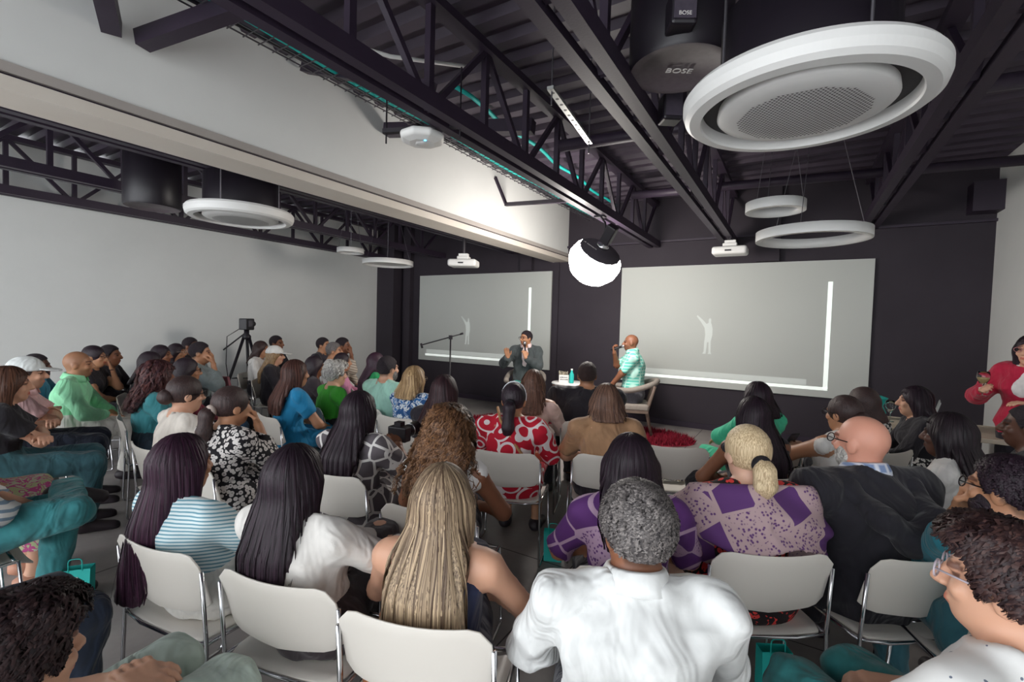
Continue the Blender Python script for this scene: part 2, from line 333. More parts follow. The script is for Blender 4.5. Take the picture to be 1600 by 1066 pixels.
# lantern lamp
T=tag(empty('lantern_lamp',(-2.13,5.41,2.37)),'glowing white lantern softbox with black back hanging from the truss','studio lamp')
ax=Vector((.59,-.40,.72)).normalized(); Q=Vector((0,0,1)).rotation_difference(ax).to_matrix().to_4x4()
R0=.325; pr=[(0,-.27),(.13,-.255),(.24,-.18),(.31,-.06),(.325,.03),(.30,.11),(.26,.165)]
o=B().lathe(pr,16).o('diffuser',simple('lantern glow','#fff8f0',.6,0,30),T); o.matrix_local=Q
o=B().lathe([(.262,.165),(.2,.2),(.1,.225),(.05,.23),(0,.23)],16).o('back_skirt',paint('grey fabric skirt','#3f3a40','#4a444b'),T,True); o.matrix_local=Q
o=B().lathe([(.05,.22),(.075,.23),(.075,.26),(.05,.27),(.05,.30),(0,.3)],20).o('speed_ring',CHROME,T,True); o.matrix_local=Q
o=bevel(B().box((-.06,-.055,.29),(.06,.055,.52)).o('lamp_head',DARK,T),.012); o.matrix_local=Q
o=text('A Lantern',(0,-.18,.213),.045,simple('pale print','#d8d4d2',.5),T,'lettering',(0,0,0)); o.matrix_local=Q@Matrix.Translation((-.1,-.12,.221))@Matrix.Rotation(-.15,4,'X')
e=Q@Vector((0,0,.45)); B().tube(arc([(e.x-.07,e.y,e.z),(e.x-.07,e.y,e.z+.1),(.06,0,.55),(.06,0,.62)],.03),.012,8).o('yoke',DARK,T,True); B().box((.0,-.05,.53),(.12,.05,.6)).o('clamp',DARK,T)
# ---------------------------------------------------------------- screens
SCR=paint('screen white','#b9bcb8','#bfc2be',.3,.7,.0); SHP=simple('projected white','#f4fbf6',.7,0,.25); SH2=simple('projected pale','#c9ceca',.7,0,.1)
SIL=[(.02,.5),(-.02,.28),(-.05,.5),(-.10,.5),(-.06,.25),(-.085,.0),(-.12,-.0),(-.12,-.02),(-.04,-.02),(-.02,.22),(.015,0),(.0,-.02),(.07,-.02),(.06,.02),(.045,.25),(.07,.42),(.08,.55),(.055,.66),(.05,.72),(.04,.78),(.0,.77),(.0,.70),(-.05,.66),(-.17,.80),(-.26,.86),(-.24,.80),(-.14,.68),(-.08,.58),(-.06,.5)]
SILH=[(-.12,-.02),(-.045,-.02),(-.04,.02),(-.022,.25),(.008,.25),(.015,.02),(.0,-.02),(.075,-.02),(.06,.03),(.055,.28),(.085,.42),(.085,.56),(.06,.67),(.045,.70),(.048,.78),(.02,.81),(-.008,.78),(-.005,.70),(-.05,.67),(-.13,.76),(-.25,.87),(-.275,.85),(-.17,.71),(-.09,.58),(-.07,.42),(-.085,.25),(-.09,.03)]
def screen(x0,x1,z0,z1,xv,xs,zs,hs,label,hx0):
    T=tag(empty('projection_screen',(0,YB,0)),label,'screen')
    B().box((x0,-.04,z0),(x1,-.005,z1)).o('screen_surface',SCR,T)
    B().box((xv,-.043,z0+.13),(xv+.055,-.0405,z1-.3)).o('projected_bar',SHP,T)
    B().box((hx0,-.043,z0+.10),(xv+.055,-.0405,z0+.145)).o('projected_bar',SHP,T)
    B().box((hx0+.03,-.0425,z0+.155),(xv-.2,-.0405,z0+.24)).o('projected_band',SH2,T)
    v=[(xs+a*hs,-.042,zs+b*hs) for a,b in SILH]; n=len(v)
    mesh('projected_silhouette',v,[tuple(range(n))],SH2,T)
screen(-7.2,-3.94,.74,2.595,-4.42,-5.85,1.15,.66,'pale projection screen with bar and figure behind the man in the blazer',-7.0)
screen(-2.6,.87,.68,2.605,.36,-1.17,1.22,.68,'wide pale projection screen behind the bald speaker',-2.4)
# ---------------------------------------------------------------- implicit-surface bodies
A=np.array
def nz(v): v=A(v,float); return v/np.linalg.norm(v)
def smin(a,b,k):
    if k<=0: return np.minimum(a,b)
    h=np.maximum(k-np.abs(a-b),0)/k; return np.minimum(a,b)-h*h*k*.25
class Field:
    def __init__(s,lo,hi,h):
        s.h=h; s.lo=A(lo,float); n=np.ceil((A(hi)-s.lo)/h).astype(int)+1; s.n=n
        s.ax=[s.lo[i]+h*np.arange(n[i]) for i in range(3)]; s.D=np.full(n,.3,np.float32)
    def sub(s,lo,hi):
        a=[max(0,int((lo[i]-s.lo[i])/s.h)) for i in range(3)]; b=[min(s.n[i],int((hi[i]-s.lo[i])/s.h)+2) for i in range(3)]
        if any(q<=p for p,q in zip(a,b)): return None
        sl=tuple(slice(p,q) for p,q in zip(a,b))
        X=s.ax[0][sl[0]][:,None,None]; Y=s.ax[1][sl[1]][None,:,None]; Z=s.ax[2][sl[2]][None,None,:]
        return sl,X,Y,Z
    def add(s,p,infl=0,k=.03):
        g=s.sub(p.lo-.09-infl,p.hi+.09+infl)
        if g is None: return
        sl,X,Y,Z=g; s.D[sl]=smin(s.D[sl],p.f(X,Y,Z)-infl,k)
    def cut(s,fn):
        X,Y,Z=s.ax[0][:,None,None],s.ax[1][None,:,None],s.ax[2][None,None,:]; s.D=np.maximum(s.D,fn(X,Y,Z)).astype(np.float32)
    def carve(s,p,infl=0):
        g=s.sub(p.lo-.05,p.hi+.05)
        if g is None: return
        sl,X,Y,Z=g; s.D[sl]=np.maximum(s.D[sl],-(p.f(X,Y,Z)-infl))
    def disp(s,fn):
        X,Y,Z=s.ax[0][:,None,None],s.ax[1][None,:,None],s.ax[2][None,None,:]; s.D=(s.D+fn(X,Y,Z)).astype(np.float32)
    def mesh(s):
        D=s.D; D=D.copy(); D[0]=D[-1]=.3; D[:,0]=D[:,-1]=.3; D[:,:,0]=D[:,:,-1]=.3
        neg=D<0; c=np.zeros(A(D.shape)-1,np.int8)
        for i in(0,1):
            for j in(0,1):
                for k in(0,1): c+=neg[i:D.shape[0]-1+i,j:D.shape[1]-1+j,k:D.shape[2]-1+k]
        act=(c>0)&(c<8); I=np.argwhere(act)
        if len(I)==0: return np.zeros((0,3)),np.zeros((0,4),int)
        cv={}
        for i in(0,1):
            for j in(0,1):
                for k in(0,1): cv[i,j,k]=D[I[:,0]+i,I[:,1]+j,I[:,2]+k]
        P=np.zeros((len(I),3)); N=np.zeros(len(I))
        for a in cv:
            for ax in range(3):
                if a[ax]==0:
                    b=list(a); b[ax]=1; b=tuple(b); u,w=cv[a],cv[b]; m=(u<0)!=(w<0)
                    t=u[m]/(u[m]-w[m]); q=np.tile(A(a,float),(m.sum(),1)); q[:,ax]=t; P[m]+=q; N[m]+=1
        V=(P/N[:,None]+I)*s.h+s.lo
        idx=np.full(act.shape,-1); idx[act]=np.arange(len(I)); Q=[]
        for ax in range(3):
            o=[1,2] if ax==0 else ([2,0] if ax==1 else [0,1])
            sl0=[slice(None)]*3; sl1=[slice(None)]*3; sl0[ax]=slice(0,-1); sl1[ax]=slice(1,None)
            a,b=neg[tuple(sl0)],neg[tuple(sl1)]; E=np.argwhere(a!=b); 
            if len(E)==0: continue
            fl=a[tuple(E.T)]
            e1=np.eye(3,dtype=int)[o[0]]; e2=np.eye(3,dtype=int)[o[1]]
            q=np.stack([idx[tuple((E-d).T)] for d in(e1+e2,e2,0*e1,e1)],1)
            q[~fl]=q[~fl][:,::-1]; Q.append(q)
        Q=np.concatenate(Q); return V,Q[:, ::-1] if False else Q
class Cone:
    def __init__(s,a,b,r1,r2,cut=None):
        s.a,s.b,s.r1,s.r2=A(a,float),A(b,float),r1,r2; r=max(r1,r2); s.lo=np.minimum(s.a,s.b)-r; s.hi=np.maximum(s.a,s.b)+r; s.c=cut
    def f(s,X,Y,Z):
        d=s.b-s.a; L=d@d+1e-9; px,py,pz=X-s.a[0],Y-s.a[1],Z-s.a[2]
        t=np.clip((px*d[0]+py*d[1]+pz*d[2])/L,0,1)
        v=np.sqrt((px-t*d[0])**2+(py-t*d[1])**2+(pz-t*d[2])**2)-(s.r1+(s.r2-s.r1)*t)
        if s.c:
            l=math.sqrt(L); v=np.maximum(v,((px-d[0])*d[0]+(py-d[1])*d[1]+(pz-d[2])*d[2])/l)
        return v
class Ell:
    def __init__(s,c,r,R=None):
        s.c,s.r=A(c,float),A(r,float); s.R=R; m=max(r); s.lo=s.c-m; s.hi=s.c+m
    def f(s,X,Y,Z):
        p=[X-s.c[0],Y-s.c[1],Z-s.c[2]]
        if s.R is not None: p=[p[0]*s.R[0,i]+p[1]*s.R[1,i]+p[2]*s.R[2,i] for i in range(3)]
        k0=np.sqrt((p[0]/s.r[0])**2+(p[1]/s.r[1])**2+(p[2]/s.r[2])**2); k1=np.sqrt((p[0]/s.r[0]**2)**2+(p[1]/s.r[1]**2)**2+(p[2]/s.r[2]**2)**2)
        return k0*(k0-1)/(k1+1e-6)
class Stack:
    "elliptic sections along z: rows (z, cx, cy, a, b)"
    def __init__(s,rows):
        s.t=A(sorted(rows),float); t=s.t; m=t[:,3:].max(1)
        s.lo=A([(t[:,1]-t[:,3]).min(),(t[:,2]-t[:,4]).min(),t[0,0]]); s.hi=A([(t[:,1]+t[:,3]).max(),(t[:,2]+t[:,4]).max(),t[-1,0]])
    def f(s,X,Y,Z):
        t=s.t; z=np.clip(Z,t[0,0],t[-1,0]); cx,cy,a,b=[np.interp(z,t[:,0],t[:,i]) for i in(1,2,3,4)]
        q=np.sqrt(((X-cx)/a)**2+((Y-cy)/b)**2); d=(q-1)*np.minimum(a,b)*(1+.0*q); dz=np.abs(Z-z)
        return np.where(dz>0,np.sqrt(np.maximum(d,0)**2+dz**2),d)
def rot(yaw=0,pitch=0,roll=0):
    return A(Matrix.Rotation(yaw,3,'Z')@Matrix.Rotation(pitch,3,'X')@Matrix.Rotation(roll,3,'Y'))
def ik(a,w,l1,l2,pole):
    a,w=A(a,float),A(w,float); d=w-a; L=np.linalg.norm(d); u=d/L; m=min(L,(l1+l2)*.995); w=a+u*m
    x=(l1*l1-l2*l2+m*m)/(2*m); h=math.sqrt(max(l1*l1-x*x,1e-6)); p=A(pole,float); p=p-u*(p@u); return a+u*x+nz(p)*h,w
def hand(w,d,nrm,side,curl,s=1.0):
    "prims of one hand: wrist w, pointing d, back-of-hand normal nrm, side=+1 thumb towards d x nrm"
    d=nz(d); nrm=nz(A(nrm)-d*(A(nrm)@d)); x=np.cross(d,nrm)*side; P=[]
    pc=w+d*.05*s
    for j in(-.028,-.01,.01,.028): P.append(Cone(w+x*j*.7*s,w+d*.085*s+x*j*s,.015*s,.0125*s))
    L=[.068,.078,.072,.056]; J=[.033,.011,-.011,-.031]
    for l,j in zip(L,J):
        b=w+d*.088*s+x*j*s; a=0; p=b
        for q,(fr,r) in enumerate([(.45,.0098),(.32,.009),(.27,.0078)]):
            a+=curl*(1.0 if q else .7)*.85; v=d*math.cos(a)-nrm*math.sin(a); v=v+x*j*.6*(1-min(curl,1)); n=p+v*l*fr*s; P.append(Cone(p,n,r*s,r*.93*s)); p=n
    b=w+d*.025*s+x*.027*s; p=b; v=nz(d*.75+x*.75-nrm*.35*(curl+.2)); n=p+v*.045*s; P.append(Cone(p,n,.0145*s,.0115*s)); p=n; v=nz(d*.9+x*(.35-.5*curl)-nrm*.5*curl); P.append(Cone(p,p+v*.042*s,.011*s,.0088*s))
    return P
def merge(parts):
    V=[];F=[];n=0
    for v,f in parts:
        V.append(v); F.append(f+n); n+=len(v)
    return np.concatenate(V),np.concatenate(F)
def box_filter(v,f,boxes,inside,h):
    c=v[f].mean(1); k=np.zeros(len(f),bool)
    for lo,hi in boxes: k|=np.all((c>lo+h)&(c<hi-h),1)
    f=f[k] if inside else f[~k]; u,inv=np.unique(f,return_inverse=True); return v[u],inv.reshape(f.shape)
SKIN={'pale':'#e0b49c','light':'#d2a085','tan':'#b98565','brown':'#8a5a42','dark':'#5b3a2d'}
HAIR={'black':('#150d15','#33222e'),'dark':('#221619','#46302d'),'brown':('#38231d','#6e4a38'),'blonde':('#7a5c44','#dcc19a'),'pale':('#a98a64','#efd9b2'),'white':('#9b9690','#e2ded8'),'grey':('#4c464a','#a39c9a'),'salt':('#2f2a2e','#77716f'),'wine':('#1d0c1a','#452239')}
LAST=[None]
def hairstrand(c1,c2):
    key=('HS',c1,c2)
    if key in MATS: return MATS[key]
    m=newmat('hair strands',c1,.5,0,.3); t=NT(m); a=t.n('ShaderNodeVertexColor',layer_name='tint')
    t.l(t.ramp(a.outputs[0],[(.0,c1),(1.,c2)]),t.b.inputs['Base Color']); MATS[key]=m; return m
def grow(F,hc,HR,cols,parent,curly,lod,ln,style,cnt=None,maxlen=None):
    "lay ribbons of hair over the implicit hair surface, falling with gravity"
    D=F.D; G=np.gradient(D,F.h); n=cnt or (1300 if lod==0 else 420); 
    def samp(Q,p):
        x=np.clip((p-F.lo)/F.h,0,A(D.shape)-1.001); i=x.astype(int); f=x-i; o=0
        for a in(0,1):
            for b in(0,1):
                for c in(0,1): o=o+Q[i[:,0]+a,i[:,1]+b,i[:,2]+c]*(f[:,0] if a else 1-f[:,0])*(f[:,1] if b else 1-f[:,1])*(f[:,2] if c else 1-f[:,2])
        return o
    k=n//3; y=rng.uniform(-.075,.075,n); x=rng.normal(0,.006,n); st=np.stack([x,y,.15+0*x],1)
    th=rng.uniform(0,2*np.pi,n-k); ph=rng.uniform(-.5,1.5,n-k); st[k:]=np.stack([np.cos(th)*np.cos(ph),np.sin(th)*np.cos(ph),np.sin(ph)],1)*.14+[0,-.01,.03]
    p=st@HR.T+hc
    nrm=lambda p: (lambda g: g/(np.linalg.norm(g,axis=1,keepdims=True)+1e-6))(np.stack([samp(g,p) for g in G],1))
    off=rng.uniform(.002,.0055,n)
    for _ in range(5): p=p-nrm(p)*(samp(D,p)-off)[:,None]
    total=(maxlen or ln+.17); m=(22 if lod==0 else 13) if ln>0 else 7; ds=total/m; d=None; path=[p.copy()]; N=[nrm(p)]; live=np.ones(n,bool); L=rng.uniform(.8,1.05,n)*total
    for i in range(m):
        q=p.copy()
        for _ in range(2):
            nn=nrm(q); t=np.tile([[0,0,-1.]],(n,1))-nn*(-nn[:,2:]); out=q-hc; out[:,2]=0; t=t+.35*(out/(np.linalg.norm(out,axis=1,keepdims=True)+.01))*np.clip(1-np.linalg.norm(t,axis=1,keepdims=True)*2,0,1)
            t=t/(np.linalg.norm(t,axis=1,keepdims=True)+1e-6); d=t if d is None else .5*d+.5*t; d=d/(np.linalg.norm(d,axis=1,keepdims=True)+1e-6)
            q=q+d*ds*.5; nn=nrm(q); q=q-nn*(samp(D,q)-off)[:,None]
        loc=(q-hc)@HR; live&=~((loc[:,1]>.05)&(loc[:,2]<.06))&(nn[:,2]>-.55)&((i+1)*ds<L)
        p=np.where(live[:,None],q,p); path.append(p.copy()); N.append(nn)
    Pth=np.stack(path,1); Nn=np.stack(N,1); T=np.gradient(Pth,axis=1); Wd=np.cross(T,Nn); Wd/=np.linalg.norm(Wd,axis=2,keepdims=True)+1e-6
    if curly:
        tight=curly=='tight'
        a=np.arange(m+1)[None,:]*2.3+rng.uniform(0,6.28,(n,1)); am=np.clip(np.arange(m+1)/(4 if ln>0 else 1.5),0,1)[None,:]*((.014 if ln>0 else .009) if not tight else .004)
        Pth=Pth+Wd*(np.sin(a)*am)[...,None]+Nn*((np.cos(a)*.8+.6)*am)[...,None]
    w=(np.interp(np.arange(m+1),[0,2,m*.7,m],[.5,1,1,.25])*(.0022 if lod==0 else .0036)*(1.5 if curly else 1))[None,:,None]*rng.uniform(.6,1.4,(n,1,1))
    V=np.stack([Pth-Wd*w,Pth+Nn*.0008,Pth+Wd*w],2).reshape(-1,3); base=np.arange(n)[:,None]*(m+1)*3; j=np.arange(m)[None,:]*3; b=(base+j).ravel()
    Fq=np.concatenate([np.stack([b,b+1,b+4,b+3],1),np.stack([b+1,b+2,b+5,b+4],1)])
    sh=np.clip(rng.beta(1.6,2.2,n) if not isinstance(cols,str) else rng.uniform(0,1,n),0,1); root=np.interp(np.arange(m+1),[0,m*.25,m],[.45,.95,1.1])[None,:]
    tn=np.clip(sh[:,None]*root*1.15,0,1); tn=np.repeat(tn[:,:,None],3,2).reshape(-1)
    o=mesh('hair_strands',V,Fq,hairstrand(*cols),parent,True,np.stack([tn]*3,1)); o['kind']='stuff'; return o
def person(label,head,facing,female=False,skin='tan',hair=('short','black'),top=('cloth','#222222'),sleeve=1.0,bottom=('cloth','#23202a'),arms='lap',legs='sit',yaw=0,pitch=0,
           lod=1,glasses=None,beard=None,neck='crew',collar=None,jacket=None,hood=False,skirt=False,headz=None,build=1.0,shoes='#2a2228',lean=0.,cap=None,extra=None,stand=False,group='seated audience',seat=.455,roll=0,shawl=None,band=None,inner=None,chair=True,side=0.):
    hz=head[2]; fm=female; sw=(.165 if fm else .195)*build; W=(.95 if fm else 1.05)*build
    z0=seat if not stand else .84; zn=hz-.12; L=zn-z0            # neck base height, torso length
    cy=lambda t: lean*t*t*L+(-.02*math.sin(math.pi*t) )
    cxf=lambda t: side*t*t*L
    prof=[(0,.165,.115),(.12,.18,.13),(.25,.17,.125),(.42,.142 if fm else .155,.108),(.62,.15 if fm else .168,.118),(.76,.155 if fm else .178,.122),(.86,.14 if fm else .165,.1),(.94,.085,.075),(1.0,.058,.058)]
    rows=[(z0+t*L,cxf(t),cy(t),a*W,b*W*(1.12 if build>1.1 else 1)) for t,a,b in prof]; torso=Stack(rows)
    nb=A([cxf(1),cy(1),zn]); hc=A([cxf(1)+side*.06,lean*L+.035,hz]); HR=rot(yaw,pitch,roll)
    shz=z0+.88*L; sh={s:A([s*sw+cxf(.88),cy(.88),shz]) for s in(-1,1)}
    P={'torso':[torso],'neck':[Cone(nb-[0,0,.03],hc+HR@A([0,-.018,-.06]),.056 if fm else .064,.052 if fm else .06)]}
    if fm: P['bust']=[Ell((s*.07*W+cxf(.66),cy(.66)+.085*W,z0+.66*L),(.07,.06,.07)) for s in(-1,1)]
    else: P['bust']=[]
    P['trap']=[Cone((s*.04+cxf(.95),cy(.95),z0+.96*L),sh[s]+[0,0,-.005],.05,.05*build) for s in(-1,1)]
    if build>1.12: P['bust'].append(Ell((0,.05,z0+.3*L),(.17*build,.16*build,.16)))
    # arms
    l1=.28;l2=.25; AR={'lap':{1:((.07,.27,z0+.175),(.9,-.3,-.25)),-1:((-.07,.28,z0+.165),(-.9,-.3,-.25))},
        'crossed':{1:((-.12,.17,z0+.32),(.9,.3,-.5)),-1:((.13,.2,z0+.29),(-.9,.3,-.5))},
        'chinR':{1:((.05,hc[1]+.135,hz-.125),(.2,.5,-1)),-1:((.05,.26,z0+.17),(-.9,-.3,-.25))},
        'chinL':{-1:((-.05,hc[1]+.135,hz-.125),(-.2,.5,-1)),1:((-.05,.26,z0+.17),(.9,-.3,-.25))},
        'down':{1:((.25,.05,z0+.08),(.8,-.6,-.2)),-1:((-.25,.05,z0+.08),(-.8,-.6,-.2))},
        'cam':{1:((.07,.32,z0+.36),(.7,0,-.8)),-1:((-.05,.33,z0+.34),(-.7,0,-.8))}}
    ad=AR[arms] if isinstance(arms,str) else arms; arm={}
    for s in(1,-1):
        w,pole=ad[s][:2]; e,w=ik(sh[s],w,l1,l2,pole); arm[s]=(sh[s],e,w); k=1.08 if not fm else .93; k*=min(build,1.15)
        P['ua%d'%s]=[Cone(sh[s],e,.052*k,.041*k)]; P['fa%d'%s]=[Cone(e,w,.041*k,.026*k)]
        fd=ad[s][2] if len(ad[s])>2 else None; nr=ad[s][3] if len(ad[s])>3 else None; cu=ad[s][4] if len(ad[s])>4 else .45
        d=nz(w-e) if fd is None else nz(fd)
        if nr is None: nr=(0,0,1) if abs(d[2])<.8 else (s*.6,.6,0)
        if isinstance(arms,str) and arms.startswith('chin') and ((s==1)==(arms=='chinR')): d=nz((-.2*s,-.25,.9)); nr=(.2*s,.9,.2); cu=1.1
        P['hand%d'%s]=hand(w,d,nr,-s,cu,.93 if fm else 1.03)
    # legs
    hw=.095*W; LG={}
    for s in(1,-1):
        h=A([s*hw,.0,z0+.085])
        if stand: k,a=A([s*.1,.02,.47]),A([s*.1,-.01,.09])
        elif legs=='cross' and s==1: k,a=A([-.02,.44,z0+.18]),A([-.17,.52,.22])
        elif legs=='cross4' and s==1: k,a=A([.25,.40,z0+.17]),A([-.14,.46,z0+.2])
        elif legs=='fwd': k,a=A([s*.12,.46,z0+.09]),A([s*.1,.62,.09])
        else: k,a=A([s*.115,.45,z0+.075]),A([s*.12,.40,.09])
        LG[s]=(h,k,a); P['th%d'%s]=[Cone(h,k,.088*W,.062*min(W,1.1))]; P['ca%d'%s]=[Cone(k,a,.06,.038)]
        fdir=nz([s*.12,1,-.25 if a[2]<.15 else -.5]); P['ft%d'%s]=[Cone(a+[0,-.02,-.035],a+fdir*.17+[0,0,-.03],.038,.03)]
    # head
    hp=lambda x,y,z: hc+HR@A([x,y,z])
    hs=.97 if fm else 1.03
    P['head']=[Ell(hp(0,-.012,.028),(.077*hs,.096*hs,.092*hs),HR),Ell(hp(0,.03,-.045),(.058*hs,.062*hs,.068*hs),HR),Ell(hp(0,.05,-.088),(.03*hs,.032*hs,.026*hs),HR)]
    P['face']=[Cone(hp(0,.093*hs,.012),hp(0,.113*hs,-.026),.009,.0145),Cone(hp(-.014,.1*hs,-.03),hp(.014,.1*hs,-.03),.009,.009),
        Cone(hp(-.016,.0885*hs,-.061),hp(.016,.0885*hs,-.061),.009,.009),Cone(hp(-.035,.079*hs,.024),hp(.035,.079*hs,.024),.014,.014)]+[Ell(hp(s*.078*hs,-.012,-.008),(.011,.024,.033),HR) for s in(-1,1)]+[Ell(hp(s*.037,.068*hs,-.025),(.026,.02,.022),HR) for s in(-1,1)]
    sock=[Ell(hp(s*.033,.094*hs,.006),(.017,.012,.011),HR) for s in(-1,1)]
    hB=1.0 if lod==0 else (1.25 if lod==1 else 1.7)
    # ---- body mesh
    def bodyfield(F):
        for q in('torso','neck','bust','trap','ua1','ua-1','fa1','fa-1','th1','th-1','ca1','ca-1','ft1','ft-1'):
            for p in P[q]: F.add(p,0,.035)
        for p in P['hand1']+P['hand-1']: F.add(p,0,.008)
        for p in P['head']: F.add(p,0,.03)
        for p in P['face']: F.add(p,0,.012)
        for p in sock: F.carve(p)
        return F
    allp=[p for q in P.values() for p in q]; lo=np.min([p.lo for p in allp],0)-.04; hi=np.max([p.hi for p in allp],0)+.04
    hc_=.021 if lod<2 else .026
    boxes=[(hc-[.115,.135,.15],hc+[.115,.15,.15])]
    for s in(1,-1):
        l=np.min([p.lo for p in P['hand%d'%s]],0)-.02; u=np.max([p.hi for p in P['hand%d'%s]],0)+.02; boxes.append((l,u))
    v,f=bodyfield(Field(lo,hi,hc_)).mesh(); parts=[box_filter(v,f,boxes,False,hc_*.6)]
    for i,(l,u) in enumerate(boxes):
        h=(.0065*hB if i==0 else .0058*hB); v,f=bodyfield(Field(l,u,h)).mesh(); parts.append(box_filter(v,f,[(l,u)],True,h*1.6))
    hv0=len(parts[0][0]); hv1=hv0+len(parts[1][0])
    v,f=merge(parts); tint=np.ones((len(v),3)); q=(v[hv0:hv1]-hc)@HR; T=tint[hv0:hv1]
    lips=(np.abs(q[:,0])<.026)&(np.abs(q[:,2]+.061)<.0095)&(q[:,1]>.07); T[lips]=(.85,.5,.5) if not fm else (.8,.38,.4)
    eye=np.sum(((np.abs(q[:,:1])*[[1]]-.033)/.0155)**2,1)+((q[:,2]-.006)/.0085)**2<1; eye&=q[:,1]>.06; T[eye]=(.25,.2,.2)
    brow=(np.abs(np.abs(q[:,0])-.035)<.02)&(np.abs(q[:,2]-.03+.15*(np.abs(q[:,0])-.035))<.007)&(q[:,1]>.06)&(beard!='none'); T[brow]=(.28,.22,.22)
    if beard in('stubble',): 
        b=(np.clip((-.028-q[:,2])/.025,0,1)*np.clip((q[:,1]+.01)/.04,0,1)*(~lips))[:,None]; T[:]=T*(1-.38*b)
    if hair[0] in('short','buzz'):
        zl=np.interp(q[:,1],[-.1,-.05,-.03,.0,.022,.05,.075,.1],[-.068,-.062,-.03,.012,-.012,.05,.072,.08]); w_=np.clip((q[:,2]-zl+.012)/.02,0,1)[:,None]*(np.abs(q[:,:1])<.088*hs)
        T[:]=T*(1-w_*(.62 if hair[0]=='short' else .3))
    th=math.atan2(-facing[0],facing[1]); cs,sn=math.cos(th),math.sin(th)
    bx=head[0]-(cs*hc[0]-sn*hc[1]); by=head[1]-(sn*hc[0]+cs*hc[1])
    R_=tag(empty('person',(bx,by,0),th),label,'person',group)
    mesh('body',v,f,mat('skin',SKIN.get(skin,skin)),R_,True,tint)
    hcl=.0125*hB if lod==0 else .016*hB
    def build_part(name,prims,m,infl=.012,cuts=(),k=.035,h=None,carve=(),disp=None,kk=None):
        l=np.min([p.lo for p in prims],0)-infl-.03; u=np.max([p.hi for p in prims],0)+infl+.03; F=Field(l,u,h or hcl)
        for p in prims: F.add(p,infl,k)
        if disp: F.disp(disp)
        for c in cuts: F.cut(c)
        for c in carve: F.carve(c)
        v,f=F.mesh(); LAST[0]=F
        return mesh(name,v,f,m,R_,True) if len(v) else None
    fold=lambda X,Y,Z: .0055*np.sin(31*X+9*Y+17*Z+3*np.sin(13*Z+7*X))+.0035*np.sin(-23*X+27*Y+29*Z)+.002*np.sin(61*X+20*np.sin(5*Z)+37*Z)
    # ---- top garment
    def sleeves(sl):
        r=[]
        for s in(1,-1):
            a,e,w=arm[s]; c1,c2=P['ua%d'%s][0],P['fa%d'%s][0]
            if sl<=0: r.append(Cone(a,a+(e-a)*.12,c1.r1*.8,c1.r1*.8,True)) if sl==0 else None
            elif sl<=.5: t=sl*2; r.append(Cone(a,a+(e-a)*t,c1.r1+.006,c1.r1+(c1.r2-c1.r1)*t+.012,True))
            else: t=(sl-.5)*2*.96; r+= [Cone(a,e,c1.r1+.006,c1.r2+.008),Cone(e,e+(w-e)*t,c2.r1+.006,c2.r2+.01,True)]
        return r
    hem=z0+.02 if not stand else z0+.06
    ncut={'crew':.0,'boat':-.045,'v':0,'strap':-.07}.get(neck,0)
    pr=[torso]+P['bust']+(P['trap'] if neck!='strap' else [])+sleeves(sleeve)
    cuts=[lambda X,Y,Z: hem-Z+0*X+0*Y, lambda X,Y,Z: Z-(zn+.03+ncut*1.6)+.5*(Y-cy(1))+0*X]
    nk=.062 if fm else .07; nkc=[Cone(nb+[0,.0,.025 if collar else 0],nb+[0,.02,.12],nk,nk+.02)]
    carve=nkc+([Cone(nb+[0,.16,.06],(0,cy(.7)+.13,z0+.76*L),.05,.012)] if neck=='v' else ([Cone(nb+[0,.1,.02],nb+[0,.12,-.03],.05,.04)] if fm else []))
    o=build_part('top' if not jacket else 'shirt',pr,mat(*top),.011,cuts,disp=fold if lod<2 else None,carve=carve)
    if jacket:
        jm,open_=jacket
        o=build_part('jacket',[torso]+P['bust']+P['trap']+sleeves(.97),mat(*jm),.024,[lambda X,Y,Z: (z0-.03)-Z+0*X+0*Y,lambda X,Y,Z: Z-(zn+.03)+.5*(Y-cy(1))+0*X],carve=[Cone(nb,nb+[0,.02,.12],nk+.012,nk+.03)]+[Cone((0,cy(.95)+.14,zn+.02),(0,.2,z0+.05),.07,.05 if open_>1 else .02)] if open_ else [],disp=fold)
        if hood:
            hb=cy(.8)-rows[5][4]-.03
            build_part('hood',[Cone((q*.15,cy(.9)-.05,zn-.05),(q*.10,hb,zn-.13),.035,.04) for q in(-1,1)]+[Cone((q*.10,hb,zn-.13),(0,hb-.01,zn-.2),.04,.045) for q in(-1,1)]+[Cone((q*.15,cy(.9)-.05,zn-.05),(q*.08,.08,zn-.05),.032,.022) for q in(-1,1)],mat(*jm),.012,k=.03,disp=fold)
    if collar:
        q_=1.0 if not fm else .88; pf=[(.068,-.03),(.066,.03),(.069,.037),(.077,.034),(.09,.008),(.098,-.012)]; na=30; vs=[]; off_=.022 if jacket else .014
        for rr,zz in pf:
            for a in range(na+1):
                an=math.radians(-90-152+304*a/na); fr_=.5+.5*math.sin(an); vs.append((rr*q_*math.cos(an)*1.02,cy(1)+.012+rr*q_*math.sin(an)*1.05,zn+zz+off_-fr_*.035+(-.012*fr_ if zz<0 else 0)))
        fs=[(p_*(na+1)+a,p_*(na+1)+a+1,(p_+1)*(na+1)+a+1,(p_+1)*(na+1)+a) for p_ in range(len(pf)-1) for a in range(na)]
        o=mesh('collar',vs,fs,mat(*collar),R_,True); md=o.modifiers.new('thick','SOLIDIFY'); md.thickness=.003
